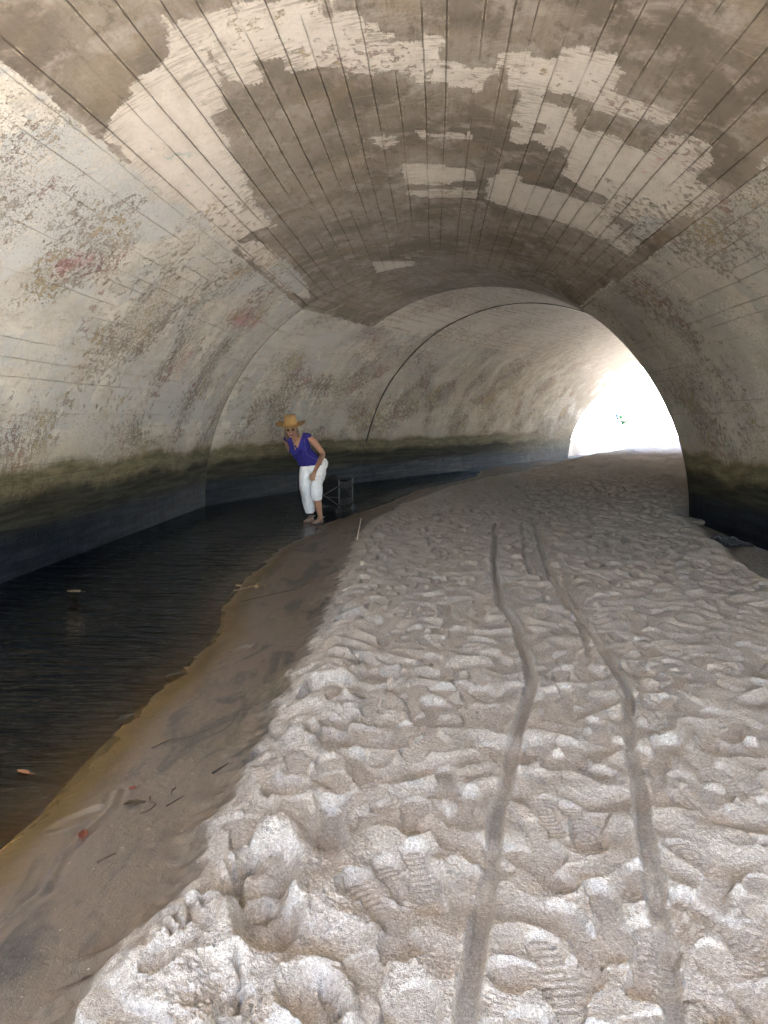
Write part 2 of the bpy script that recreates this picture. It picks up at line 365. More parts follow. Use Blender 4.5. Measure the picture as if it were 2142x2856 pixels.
def build_tunnel():
    root = empty('arched_tunnel', (0, 0, 0))
    tag(root, 'curving arched concrete tunnel with peeling whitewash and algae along its foot', 'tunnel')
    J = np.array(JOINTS); nseg = len(J) - 1
    dirs = [(J[i + 1] - J[i]) / np.linalg.norm(J[i + 1] - J[i]) for i in range(nseg)]
    plane = []
    for i in range(nseg + 1):
        if i == 0: t = dirs[0]
        elif i == nseg: t = dirs[-1]
        else: t = dirs[i - 1] + dirs[i]
        if i == nseg: t = t - .9 * np.array([t[1], -t[0]])      # the bridge face stands askew to the vault
        plane.append(t / np.linalg.norm(t))
    ARC = RAD * math.pi / 2
    low = 0.9
    arc = np.arange(-ARC - low, ARC + low + .001, .045)
    phi = np.clip(arc / RAD, -math.pi / 2, math.pi / 2)
    off = RAD * np.sin(phi)
    hz = RAD * np.cos(phi) - np.maximum(np.abs(arc) - ARC, 0)
    # the walls belly out a touch at their foot
    s0 = J[0][1]
    rings = []
    for i in range(nseg):
        d = dirs[i]; rgt = np.array([d[1], -d[0]])
        ends = []
        for jn in (i, i + 1):
            pl = plane[jn]
            base = J[jn][None] + off[:, None] * rgt[None]
            tt = ((J[jn] - base) @ pl) / (d @ pl)
            ends.append(base + tt[:, None] * d[None])
        L = np.linalg.norm(J[i + 1] - J[i])
        n = max(4, int(L / .06))
        u = np.linspace(0, 1, n)[:, None]
        X = ends[0][None, :, 0] * (1 - u) + ends[1][None, :, 0] * u
        Y = ends[0][None, :, 1] * (1 - u) + ends[1][None, :, 1] * u
        Z = np.broadcast_to(hz[None], X.shape).copy()
        S = s0 + (X - J[i][0]) * d[0] + (Y - J[i][1]) * d[1]
        A = np.broadcast_to(arc[None], X.shape).copy()
        # cast surface is never a perfect cylinder
        wav = .022 * fbm(S * .55, A * .8, 3, 31) + .006 * fbm(S * 3, A * 3, 3, 41)
        edge = np.minimum(u, 1 - u) * L
        wav = wav * np.clip(edge / .3, 0, 1)
        ph = np.broadcast_to(phi[None], X.shape)
        X = X - wav * np.sin(ph) * rgt[0]; Y = Y - wav * np.sin(ph) * rgt[1]; Z = Z - wav * np.cos(ph)
        wall = np.maximum(SPRING_L + .02 * noise2(S * 1.2, A * 0, 5) - A, A - (SPRING_R + .02 * noise2(S * 1.2, A * 0, 6)))
        paint = wall.copy()
        over = np.full(X.shape, -1.0); tone = {n_: np.full(X.shape, -1.0) for n_ in ('pink', 'yel', 'teal', 'brown')}
        if i == 0:
            for p in PAINT: paint = np.maximum(paint, poly_sdf(p, S, A))
            for p in HOLES: paint = np.minimum(paint, -poly_sdf(p, S, A))
            for p in OVER: over = np.maximum(over, poly_sdf(p, S, A))
            for nm, L_ in (('pink', PINK), ('yel', YEL), ('teal', TEAL), ('brown', BROWN)):
                for p in L_: tone[nm] = np.maximum(tone[nm], poly_sdf(p, S, A))
            # soft smears of limewash on the bare vault
        elif i == 1:
            over = np.maximum(over, np.maximum(poly_sdf([(13.2, -2.9), (14.4, -2.5), (14.6, -2.9), (13.8, -3.3)], S, A), poly_sdf([(13.6, -3.6), (14.8, -3.2), (15.0, -3.5), (14.0, -3.9)], S, A)))
        else:
            paint = np.maximum(paint, .35 - .25 * np.abs(fbm(S * .8, A * .6, 3, 77)) - np.maximum(A - 1.2, 0) * .6)
        if i >= 1:
            z1 = .30 * fbm(S * .8, A * .8, 4, 90 + i) - .10 + (.10 if i > 1 else 0)
            tone['brown'] = np.maximum(tone['brown'], z1)
        for n_ in tone: tone[n_] = np.maximum(tone[n_], -.8)
        tot = s0 - J[0][1]
        flake = np.clip(.35 + .65 * sstep(1.6, 3.4, np.abs(A)) * sstep(3.5, 9, S) + .25 * fbm(S * .4, A * .4, 3, 12), 0, 1)
        flake = np.where(A > 2.4, np.minimum(flake, .75), flake)
        dry = sstep(22.5, 29.5, S) * (A < 0)
        nz = {}
        for nm_, fr, oc, sd in (('n_big', .9, 4, 301), ('n_tan', 1.6, 4, 311), ('n_wall', .7, 4, 321), ('n_reg', .75, 4, 331), ('n_regb', 1.0, 4, 341), ('n_ua', 2.2, 3, 351), ('n_ub', 1.3, 3, 361), ('n_uc', 1.5, 3, 371)):
            nz[nm_] = .5 + .62 * fbm(S * fr + 3.3, A * fr + 7.7, oc, sd, .58)
        nz['n_slow'] = .5 + .5 * fbm(S * .8, A * 0 + (A > 0) * 5.5, 3, 381)
        grid_obj('vault_section', X, Y, Z, M_CONC,
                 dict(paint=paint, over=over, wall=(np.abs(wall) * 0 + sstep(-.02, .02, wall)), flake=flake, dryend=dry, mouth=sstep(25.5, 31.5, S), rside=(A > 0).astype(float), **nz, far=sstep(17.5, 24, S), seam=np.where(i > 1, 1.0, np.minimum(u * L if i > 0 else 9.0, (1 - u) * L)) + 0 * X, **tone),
                 uv=(S, A), parent=root, flip=True)
        rings.append((ends, d, rgt))
        s0 += L
    # open joint between two casts, the dark arched line on the far wall
    m = simple_mat('joint_filler', (.075, .070, .062), .9, .3, 12, .6, .004)
    J3 = J[3]; pl = plane[3]; rgt = np.array([pl[1], -pl[0]])
    vs, fs = [], []
    ph = np.linspace(-R(76), R(60), 90)
    for a, p in enumerate(ph):
        wj = .020 + .006 * math.sin(a * 1.7) + .005 * math.sin(a * .6)
        for (rr, sg) in ((RAD + .03, -1), (RAD - .014, -1), (RAD - .014, 1), (RAD + .03, 1)):
            c = J3 + rgt * rr * math.sin(p) * 1.0 + pl * sg * wj + pl * .012 * math.sin(a * .35)
            vs.append((c[0], c[1], rr * math.cos(p)))
    for a in range(len(ph) - 1):
        for q in range(4):
            b0, b1 = a * 4 + q, a * 4 + (q + 1) % 4
            fs.append((b0, b1, b1 + 4, b0 + 4))
    fs += [(0, 1, 2, 3), tuple(len(vs) - 4 + q for q in (3, 2, 1, 0))]
    mesh_obj('joint_strip', vs, fs, m, root)
    # end walls of the bridge
    for end, sgn in ((0, -1), (nseg, 1)):
        d = plane[end] * sgn; rgt = np.array([d[1], -d[0]]); c = J[end]
        top, half, th = (4.9, 6.6)[end > 0], 8.5, .45  # exit wall's unseen top raised so it shades the sand outside
        dd_ = dirs[0] if end == 0 else dirs[-1]; wide = 1 / abs(float(np.dot(plane[end], dd_)))
        pr = [(o * wide, z) for o, z in zip(RAD * np.sin(np.linspace(-R(90), R(90), 49)), RAD * np.cos(np.linspace(-R(90), R(90), 49)))]
        inner = [(-RAD * wide, -1.0)] + pr + [(RAD * wide, -1.0)]
        outer = []
        for o, z in inner:
            if z < 0: outer.append((half * np.sign(o), -1.0))
            else:
                a = math.atan2(o, z + .001)
                k_ = min(half / max(abs(math.sin(a)), 1e-6), top / max(math.cos(a), 1e-6))
                outer.append((k_ * math.sin(a), max(k_ * math.cos(a), 0)))
        vs, fs = [], []
        for lay in (0.0, th):
            for L_ in (inner, outer):
                for o, z in L_:
                    q = c + rgt * o + d * lay
                    vs.append((q[0], q[1], z))
        n = len(inner)
        for a in range(n - 1):
            fs.append((a, a + 1, n + a + 1, n + a))
            fs.append((2 * n + a, 3 * n + a, 3 * n + a + 1, 2 * n + a + 1))
            fs.append((a, 2 * n + a, 2 * n + a + 1, a + 1))
            fs.append((n + a, n + a + 1, 3 * n + a + 1, 3 * n + a))
        mesh_obj('headwall', vs, fs, M_OUT, root, smooth=False)
    # flared wall outside the beach end, left of the stream
    d = dirs[-1]; rgt = np.array([d[1], -d[0]]); c = J[-1] - rgt * (RAD + .06) - d * (.9 * RAD - .75)
    fl = d; nrm = np.array([-fl[1], fl[0]])
    vs = []
    for lay in (0, .4):
        for l_, z in ((0, -1), (0, .72), (.3, .66), (3.6, .08), (3.6, -1)):
            q = c + fl * l_ + nrm * lay; vs.append((q[0], q[1], z))
    fs = [(0, 1, 2, 3, 4), (9, 8, 7, 6, 5)] + [(a, a + 5, (a + 1) % 5 + 5, (a + 1) % 5) for a in range(5)]
    w = mesh_obj('wing_wall', vs, fs, M_OUT, None, smooth=False)
    tag(w, 'low pale concrete wing wall sloping down outside the beach end of the tunnel', 'wall')
    return root, J, dirs, plane

TUN, TJ, TD, TP = build_tunnel()
# ------------------------------------------------------------------ sand and stream
BANK = np.array([(-1.06, .5)] + [(-1.04, 1.64), (-1.05, 1.74), (-1.04, 1.92), (-0.95, 2.02), (-0.91, 2.18), (-0.95, 2.51), (-0.93, 2.76), (-0.96, 3.26), (-0.96, 3.7), (-0.95, 4.44), (-0.97, 5.25), (-1.0, 5.93), (-1.05, 7.22), (-1.14, 9.18), (-1.11, 10.86), (-0.77, 12.93), (0.11, 16.5), (1.44, 19.92)] + [(3.82, 24.74), (7.02, 30.5), (11.06, 36.63), (24, 60)])
WAT = np.array([(-1.66, .5), (-1.57, 2.54), (-1.55, 2.77), (-1.58, 3.27), (-1.58, 3.9), (-1.56, 4.61), (-1.56, 5.34), (-1.76, 6.16), (-1.84, 7.28), (-1.88, 9.04), (-1.64, 10.4), (-1.62, 11.35), (-1.11, 13.17), (-0.91, 13.91), (-0.39, 16.69), (.55, 19.2), (1.1, 20.8), (1.35, 23.3), (2.2, 26), (9, 40), (22, 64)])
RSTR = np.array([(2.75, 4.5), (2.98, 6.96), (3.07, 7.93), (3.28, 9.12), (3.56, 10.71), (3.71, 12.02), (4.2, 13.2), (9, 14)])
T1 = [(-.02, 1.2), (0.073, 1.583), (0.089, 1.667), (0.158, 2.114), (0.197, 2.36), (0.229, 2.581), (0.354, 3.168), (0.475, 3.785), (0.519, 3.994), (0.542, 4.35), (0.542, 4.721), (0.559, 5.159), (0.497, 5.538), (0.525, 6.32), (0.561, 7.209), (0.699, 8.844), (0.76, 9.793), (0.887, 10.715), (1.076, 11.532)]
T2 = [(.52, 1.2), (0.571, 1.699), (0.603, 1.855), (0.621, 1.991), (0.661, 2.203), (0.702, 2.462), (0.774, 2.786), (0.824, 3.086), (0.895, 3.455), (0.986, 3.851), (1.002, 4.176), (1.024, 4.703), (1.028, 5.25), (1.02, 5.861), (1.039, 6.83), (1.133, 7.951), (1.253, 9.425), (1.362, 10.27), (1.56, 11.283)]
T3 = [(0.88, 6.86), (0.886, 7.419), (1.035, 8.866), (1.204, 10.492)]
T4 = [(0.92, 4.462), (0.968, 4.851), (0.986, 5.372)]
GROOVE = [(-1.30, 1.7), (-1.28, 2.08), (-1.26, 2.24), (-1.29, 2.46), (-1.28, 2.62), (-1.26, 2.79), (-1.29, 2.93)]
CRACKS = [[(-0.692, 1.865), (-0.664, 1.83), (-0.632, 1.787)], [(-0.658, 1.896), (-0.635, 1.859), (-0.628, 1.814)], [(-0.657, 2.207), (-0.616, 2.136), (-0.562, 2.092)], [(-0.60, 2.14), (-0.56, 2.06), (-0.535, 1.96)], [(-0.476, 1.73), (-0.454, 1.669), (-0.447, 1.596)], [(-0.683, 1.801), (-0.659, 1.777)], [(-0.215, 1.677), (-0.195, 1.641)]]
EXIT_C, EXIT_D = np.array([8.55, 28.3]), TD[-1]

def ground_base(x, y):
    """smooth lie of the land; returns height, dry-sand amount, offset from waterline"""
    yy = np.clip(y, .5, 60)
    wob = .05 * noise2(y * 1.7, y * 0 + 3.1, 3) + .018 * noise2(y * 6, y * 0 + 1.2, 4)
    xw = np.interp(yy, WAT[:, 1], WAT[:, 0]) + wob * .6
    xb = np.interp(yy, BANK[:, 1], BANK[:, 0]) + .06 * fbm(x * 2.5, y * 2.5, 3, 8) + .035 * noise2(x * 8, y * 8, 9) + .018 * noise2(x * 21, y * 21, 10)
    t = (x - xw) / np.maximum(xb - xw, .05)
    flat = .034 * (1 - np.exp(-np.clip(x - xw, 0, 2) / .22)) + .022 * np.clip(t, 0, 1) ** 1.5
    deep = -.20 * (1 - np.exp(-np.clip(xw - x, 0, 9) / .8))
    rise = sstep(0, .42, x - xb)
    near = sstep(14, 3, y)
    q = (x - EXIT_C[0]) * EXIT_D[0] + (y - EXIT_C[1]) * EXIT_D[1]
    lat = (x - EXIT_C[0]) * EXIT_D[1] - (y - EXIT_C[1]) * EXIT_D[0]
    top = .105 + .055 * near + .02 * fbm(x * .7, y * .7, 2, 5) + .22 * sstep(-10, -1.5, q)
    rid = .035 * np.exp(-((x - xb - .38) / .2) ** 2) * near
    h = np.where(x < xw, deep, flat) + rise * (top - .045) + rid
    # scoured strip by the right wall
    xr = np.interp(y, RSTR[:, 1], RSTR[:, 0]) + .05 * fbm(x * 3, y * 3, 2, 66)
    rs = sstep(-.12, .22, x - xr) * sstep(3.5, 5.5, y) * sstep(13.4, 12.2, y)
    h = h * (1 - rs) + rs * (.012 + .03 * np.clip(x - xr - .5, 0, 1))
    # the beach outside climbs away from the mouth
    out = np.clip(q, 0, 400)
    beach = np.minimum(.080 * out, 1.35 + .004 * out)
    h = h + beach
    dry = np.clip(rise * (1 - rs), 0, 1)
    dry = np.maximum(dry, sstep(.3, 2, q))
    return h, dry, x - xw, rs, q, t

def build_sand(mat):
    f = np.radians(np.arange(-35, 34.01, .078))
    co1 = np.radians(np.concatenate([np.array([36, 39, 43, 48, 55, 63, 72, 84, 96, 110, 125, 140, 155, 170])]))
    az = np.concatenate([-co1[::-1] - R(.8), f, co1, [R(185.2)]])
    az[0] = R(-174.8)
    rr = [.05, .25, .5, .75, .95, 1.1, 1.25]
    while rr[-1] < 42:
        r = rr[-1]
        rr.append(r + (.012 if r < 1.45 else min(.00088 * r * r, .0023 * r)))
    while rr[-1] < 900: rr.append(rr[-1] * 1.10)
    rr = np.array(rr)
    Rg, Az = np.meshgrid(rr, az, indexing='ij')
    X = Rg * np.sin(Az); Y = Rg * np.cos(Az)
    h, dry, dw, rs, q, t = ground_base(X, Y)
    near = sstep(16, 6, Rg)
    inside = np.clip(dry, 0, 1)
    foot = inside * sstep(3, -1, q)
    h = h + foot * (.024 * fbm(X * 2.6, Y * 2.6, 3, 21) + .007 * noise2(X * 6.5, Y * 6.5, 22) + sstep(9, 17, Rg) * .075 * (.5 - np.abs(noise2(X * 1.9, Y * 2.4, 24))) + .045 * (.4 - np.abs(noise2(X * 4.1, Y * 4.6, 25))))
    # heaped, broken edge of the bank close by
    heap = foot * sstep(4.5, 2.2, Y) * sstep(.1, -.55, X)
    h = h + heap * (.036 * fbm(X * 4.2 + 9, Y * 4.2, 4, 23) + .02)
    for (mx, my, mr, ma) in ((-.62, 1.98, .13, .05), (-.47, 1.80, .10, .045), (-.70, 1.72, .12, .04), (-.66, 2.28, .10, .035), (-.36, 1.60, .10, .04), (-.68, 3.85, .10, .04), (-.60, 3.1, .12, .03)):
        h = h + .6 * ma * np.exp(-((X - mx) ** 2 + (Y - my) ** 2) / mr ** 2)
    h00 = h.copy()
    smo = np.zeros_like(h)
    # ---- footprints
    prints = []
    r2 = random.Random(5)
    tries = 0
    while len(prints) < 2500 and tries < 30000:
        tries += 1
        y = 0.9 + 30.5 * r2.random() ** 1.25
        xb = np.interp(y, BANK[:, 1], BANK[:, 0])
        x = xb + .30 + (5.2 + max(0, y - 13) * .35) * r2.random()
        if 4 < y < 13 and x > np.interp(y, RSTR[:, 1], RSTR[:, 0]) - .1: continue
        if y < 4.5 and r2.random() < .25: continue
        ang = r2.gauss(0, .40) + (math.pi if r2.random() < .5 else 0) + (0 if y < 13 else .4)
        if r2.random() < .12: ang += r2.uniform(-1.4, 1.4)
        prints.append((x, y, ang, r2.uniform(.25, .31), r2.uniform(.014, .030) * (1 + 1.0 * min(max(y - 7, 0) / 8, 1)), r2.choice((0, 0, 0, 0, 0, 1, 2)), r2.random()))
    prints.sort(key=lambda p: -p[1])
    # prints that can be told apart in the foreground
    prints += [(.48, 2.00, math.pi + .05, .33, .045, 0, .4), (-.04, 2.22, math.pi - .25, .27, .038, 1, .2), (-.08, 1.93, math.pi - .1, .27, .042, 0, .8), (-.36, 2.46, math.pi - .1, .25, .05, 0, .3),
               (-.11, 3.23, .2, .27, .03, 1, .5), (.13, 2.60, math.pi + .1, .26, .035, 0, .7), (.50, 2.52, math.pi - .1, .28, .03, 2, .1), (.55, 1.84, .45, .29, .03, 1, .9), (.46, 3.04, 2.9, .26, .03, 1, .35),
               (.99, 2.80, 2.7, .28, .035, 0, .4), (.80, 2.03, 2.4, .30, .032, 1, .65), (.72, 3.33, 3.3, .27, .038, 0, .15), (-.39, 4.25, 2.7, .30, .06, 0, .5), (-.30, 2.9, 2.8, .27, .04, 0, .5), (.30, 1.80, 3.0, .26, .02, 1, .25),
               (1.15, 2.35, 2.5, .30, .034, 1, .5), (.92, 3.4, 2.6, .28, .035, 0, .2), (1.4, 3.1, 2.8, .30, .035, 0, .6)]
    hollows = [(-.50, 2.10, .10, .20, .065, .10), (-.44, 1.90, .085, .13, .06, .1), (-.54, 3.72, .12, .17, .065, .25), (-.28, 1.66, .10, .08, .05, 1.2), (-.30, 4.0, .12, .18, .055, .5), (-.55, 5.2, .12, .16, .05, .4), (-.52, 2.62, .09, .10, .04, 0), (-.45, 3.15, .10, .10, .04, 0)]
    def window(cx, cy, ext):
        r = math.hypot(cx, cy); a = math.atan2(cx, cy)
        i0, i1 = np.searchsorted(rr, (max(r - ext, 0), r + ext)); j0, j1 = np.searchsorted(az, (a - ext / r * 1.1, a + ext / r * 1.1))
        return slice(i0, i1), slice(j0, j1)
    n_rand = len(prints) - 18
    for ip, (cx, cy, ang, L, D, kind, ph) in enumerate(prints):
        len_known = ip < n_rand
        far_ = 1 + min(max(cy - 7, 0) / 8, 1); offs = -.006 - .55 * D + .008 * (((ph * 37.7) % 1) - .5); slope_ = .01 + .09 * ((ph * 91.3) % 1); side_ = .06 * (((ph * 53.1) % 1) - .4)
        if not len_known: D *= .62
        w = window(cx, cy, .27)
        if h[w].size < 6: continue
        x = X[w] - cx; y = Y[w] - cy
        ca, sa = math.cos(ang), math.sin(ang)
        u = (x * sa + y * ca) / (L / 2); v = (x * ca - y * sa)
        side = 1 if ph > .5 else -1
        v = v - side * .012 * (1 - u * u)
        wd = .041 + .014 * sstep(-.2, .5, u) + .004 * sstep(-.4, -.8, u) - .006 * np.exp(-((u + .15) / .25) ** 2)
        endc = np.sqrt(np.clip(1 - np.clip(np.abs(u) - .62, 0, 1) ** 2 / .155, 0, 1))
        d = np.abs(v) - wd * endc
        d = np.where(np.abs(u) > 1.0, np.maximum(d, (np.abs(u) - 1) * L / 2), d)
        d = d + .006 * noise2(X[w] * 16 + ph * 50, Y[w] * 16, 71) + .003 * noise2(X[w] * 50, Y[w] * 50, 72)
        m = sstep(.004, -.005, d)
        hw = h[w]
        sel = m > .4
        if not sel.any(): continue
        lvl = .35 * np.median(hw[sel]) + .65 * float(np.median(h00[w][sel]))
        rock = D * (.30 * u * (1 if ph > .35 else -1) + .25 * v / .05 * (ph - .5))
        if L < .301 and kind >= 0 and len_known:
            # a step digs in on the near side and skims the surface at the other end
            floor = lvl + far_ * (offs + slope_ * y + side_ * x) + .06 * (hw - lvl)
        else:
            floor = lvl - D + .10 * (hw - lvl) + .6 * rock
        if kind == 1 and cy < 7:
            wv = np.sin((u * L / 2 + .25 * np.abs(v) * (1 if ph > .3 else 0)) / .0135 * 2 * math.pi * .5 + ph * 6)
            floor = floor + .0022 * sstep(-.3, .5, wv) * sstep(5.5, 3, cy)
        if kind == 2 and cy < 7:
            floor = floor + .0022 * np.sin(np.hypot(u * L / 2 - .05, v) / .012 * math.pi)
        rim = (.05 if len_known else .22) * D * np.exp(-((d - .018) / .014) ** 2) * (.55 + .9 * np.clip(noise2(X[w] * 9 + ph * 30, Y[w] * 9, 73), -.6, 1)) * (1 - .6 * sstep(-.2, -1, u))
        h[w] = hw * (1 - m) + floor * m + rim * foot[w]
        smo[w] = np.maximum(smo[w] * (1 - m), m * .9)
    for (cx, cy, wx, wy, D, ang) in hollows:
        w = window(cx, cy, .42)
        x = X[w] - cx; y = Y[w] - cy
        ca, sa = math.cos(ang), math.sin(ang)
        u = (x * sa + y * ca) / wy; v = (x * ca - y * sa) / wx
        d = np.sqrt(u * u + v * v) + .10 * noise2(X[w] * 10, Y[w] * 10, 75) + .05 * noise2(X[w] * 30, Y[w] * 30, 76)
        m = sstep(1.06, .70, d)
        h[w] = h[w] - D * m + .22 * D * np.exp(-((d - 1.18) / .16) ** 2)
        smo[w] = np.maximum(smo[w] * (1 - m), m * .75)
    # few faint prints on the wet flat
    for (cx, cy, ang, D) in ((-1.36, 2.72, .7, .012), (-1.28, 4.9, .5, .010)):
        w = window(cx, cy, .25)
        x = X[w] - cx; y = Y[w] - cy
        u = (x * math.sin(ang) + y * math.cos(ang)) / .11; v = (x * math.cos(ang) - y * math.sin(ang)) / .042
        d = np.sqrt(u * u + v * v) + .12 * noise2(X[w] * 14, Y[w] * 14, 78)
        h[w] += -D * sstep(1.1, .6, d) + .35 * D * np.exp(-((d - 1.25) / .2) ** 2)
    # ---- cart tracks
    track = np.zeros_like(h)
    for pts, wd, D in ((T1, .0235, .018), (T2, .0225, .018), (T3, .022, .016), (T4, .018, .014)):
        pts = np.array(pts)
        # the line wanders a little
        dd = line_dist(pts, X + .010 * noise2(Y * 2.0, Y * 0, 81), Y)
        lim = dd < .25
        fade = sstep(12.2, 8.8, Y)
        m = sstep(wd + .007, wd - .006, dd + .0035 * noise2(X * 22, Y * 22, 83)) * fade
        # floor follows the smooth land, bumping over old prints
        base = ground_base(X[lim], Y[lim])[0] + .030 * fbm(X[lim] * 2.6, Y[lim] * 2.6, 3, 21) * foot[lim]
        fl = np.full_like(h, 0.0); fl[lim] =   .95 * (base - .010) + .05 * h[lim] - D * .75 + .005 * noise2(Y[lim] * 7, Y[lim] * 0 + wd * 40, 84)
        h = np.where(lim, h * (1 - m) + fl * m + .008 * fade * np.exp(-((dd - wd - .016) / .012) ** 2) * (.6 + .8 * noise2(X * 18, Y * 18, 85)), h)
        smo = np.maximum(smo, m); track = np.maximum(track, m)
    for c in CRACKS:
        dd = line_dist(c, X + .008 * noise2(X * 40, Y * 40, 86), Y + .008 * noise2(X * 40 + 7, Y * 40, 87))
        h = h - .032 * sstep(.008, .001, dd)
        h = h + .012 * np.exp(-((dd - .022) / .016) ** 2)
    dd = line_dist(GROOVE, X + .012 * noise2(Y * 5, Y * 0, 88), Y)
    h = h + .006 * np.exp(-(dd / .012) ** 2) - .006 * np.exp(-((dd - .026) / .016) ** 2) * 1.0
    # loose sand cannot stand steep: let it slump to its angle of repose
    n1 = int(np.searchsorted(rr, 17.0)); sub_ = h[:n1].copy(); drr = np.diff(rr[:n1])[:, None]; dla = rr[:n1, None] * np.diff(az)[None]
    for it in range(8):
        lim = 1.3
        g = sub_[1:] - sub_[:-1]; ex = np.sign(g) * np.maximum(np.abs(g) - lim * drr, 0) * .22
        sub_[1:] -= ex; sub_[:-1] += ex
        g = sub_[:, 1:] - sub_[:, :-1]; ex = np.sign(g) * np.maximum(np.abs(g) - lim * dla, 0) * .22
        sub_[:, 1:] -= ex; sub_[:, :-1] += ex
    wgt = (sstep(.2, .6, dry) * sstep(16.5, 14, Rg))[:n1]
    h[:n1] = h[:n1] * (1 - wgt) + sub_ * wgt
    # ---- crumbs and clods on the loose sand
    cr = foot * (1 - .93 * smo)
    rnd = np.clip(fbm(X * 3.1, Y * 3.1, 2, 90) * .9 + .62, .12, 1.4)
    rough = .0028 * noise2(X * 17, Y * 17, 91) + .0016 * (1 - 2 * np.abs(noise2(X * 27, Y * 27, 92)))
    sl = sstep(18, 8, Rg)
    rough = rough + sl * (.0024 * noise2(X * 52, Y * 52, 93) + .0026 * noise2(X * 95, Y * 95, 94) + .0018 * noise2(X * 170, Y * 170, 95))
    h = h + cr * rnd * rough * (1 + .7 * heap)
    clod = np.clip(noise2(X * 33, Y * 33, 96) - .42, 0, 1) * np.clip(fbm(X * 4, Y * 4, 2, 97) + .15, 0, 1)
    h = h + cr * sl * .016 * clod
    # wet flat is nearly smooth: water-laid ripples
    wetp = (1 - foot) * sstep(-.05, .1, dw)
    h = h + (1 - foot) * (.0028 * sstep(.0, .25, np.abs(dw)) * fbm(X * 5 + Y * 2, Y * 3, 3, 98) + .0008 * noise2(X * 30, Y * 30, 99))
    # a spit and a small pool beside the waterline close by
    # beach outside: broad trampled lumps
    h = h + sstep(0, 2, q) * (.05 * fbm(X * 1.1, Y * 1.1, 3, 101) + .02 * noise2(X * 3, Y * 3, 102)) * sstep(400, 60, Rg)
    wet = sstep(.75, .05, dry) * sstep(6, 1, q)
    wet = np.where(rs > .02, np.maximum(wet * 0 + rs * .46, (1 - dry) * .46), wet)
    print('sand verts', X.size)
    o = grid_obj('sand_ground', X, Y, h, mat, dict(wet=wet, track=track, dw=np.clip(dw, -3, 3), tflat=np.clip(t, -2, 3), smo=smo, bounce_pale=np.maximum(sstep(1.0, -.6, Y), .8 * sstep(-1, 2.5, q))))
    tag(o, kind='structure')
    return (rr, az, h)

def sand_material():
    k = NT('beach_sand'); p = k.pos(); z = k.sep(p)[2]
    wet = k.attr('wet'); dw = k.attr('dw'); tr = k.attr('track'); tf = k.attr('tflat')
    g1 = k.noise(p, 300, 2, .6); g2 = k.noise(p, 100, 4, .72); g3 = k.noise(p, 28, 5, .65); big = k.noise(p, 2.0, 5, .6)
    dry = k.mix(big, (.405, .362, .318), (.495, .447, .396))
    dry = k.mix(k.mul(k.step(.35, .75, g3), .45), dry, (.365, .32, .272))
    dry = k.mix(k.mul(k.step(.50, .60, g1), .6), dry, (.165, .137, .11))
    dry = k.mix(k.mul(k.step(.47, .38, g2), .55), dry, (.66, .615, .56))
    dry = k.mix(k.mul(k.step(.54, .64, g2), .5), dry, (.19, .158, .127))  # speckle contrast raised to stand in for shadows between the grains
    dry = k.mix(k.mul(tr, .26), dry, k.mix(k.noise(p, 9, 4, .6), (.25, .225, .195), (.33, .297, .26)))
    dry = k.mix(k.mul(k.attr('bounce_pale'), .8), dry, k.mix(g3, (.60, .545, .47), (.70, .65, .58)))  # sand coloured paler outside, to bounce more light into the tunnel
    # damp, water-laid sand with dark heavy-mineral streaks
    wv = k.map(p, (1.0, .38, 1), (0, 0, 0), (0, 0, R(-16)))
    st = k.noise(wv, 4.2, 6, .6, 1.1); st2 = k.noise(wv, 1.7, 4, .6, .8)
    damp = k.mix(big, (.138, .110, .083), (.185, .150, .115))
    damp = k.mix(k.mul(k.step(.52, .68, st2), .5), damp, (.125, .11, .066))
    damp = k.mix(k.mul(k.mul(k.step(.47, .61, st), k.step(.40, .54, st2)), .68), damp, (.034, .037, .042))
    damp = k.mix(k.mul(k.step(.55, .7, g1), .45), damp, (.062, .050, .037))
    damp = k.mix(k.mul(k.step(.72, .75, k.noise(p, 75, 2)), .7), damp, (.60, .55, .46))
    # tea-coloured rim by the waterline, then black mud under the stream
    edge = k.add(dw, k.mul(k.sub(k.noise(p, 3.2, 5, .6, .5), .5), .26))
    damp = k.mix(k.mul(k.step(.30, .04, edge), .9), damp, k.mix(st, (.085, .051, .011), (.145, .088, .022)))
    damp = k.mix(k.step(.02, -.38, edge), damp, k.mix(g3, (.030, .024, .010), (.055, .042, .018)))
    damp = k.mix(k.step(-.22, -.75, edge), damp, (.006, .006, .005))
    wn = k.step(.30, .70, k.add(wet, k.mul(k.sub(k.noise(p, 21, 6, .75), .5), 1.1)))
    col = k.mix(wn, dry, damp)
    h = k.add(k.mul(g1, .5), k.add(k.mul(g2, 1.0), k.mul(g3, 1.3)))
    h = k.mul(h, k.lin(wn, 0, 1, 1, .42))
    nb = k.bump(h, 1.0, .008)
    rough = k.lin(wn, 0, 1, .95, .52)
    rough = k.mn(rough, k.lin(edge, 0, .35, .22, .95))
    spec = k.lin(wn, 0, 1, .12, .4)
    return k.done(k.bsdf(col, rough, nb, spec))

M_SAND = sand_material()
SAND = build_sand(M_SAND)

def ground_z(x, y):
    rr, az, h = SAND
    r = math.hypot(x, y); a = math.atan2(x, y)
    i = min(max(int(np.searchsorted(rr, r)), 1), len(rr) - 1); j = min(max(int(np.searchsorted(az, a)), 1), len(az) - 1)
    return float(h[i, j])

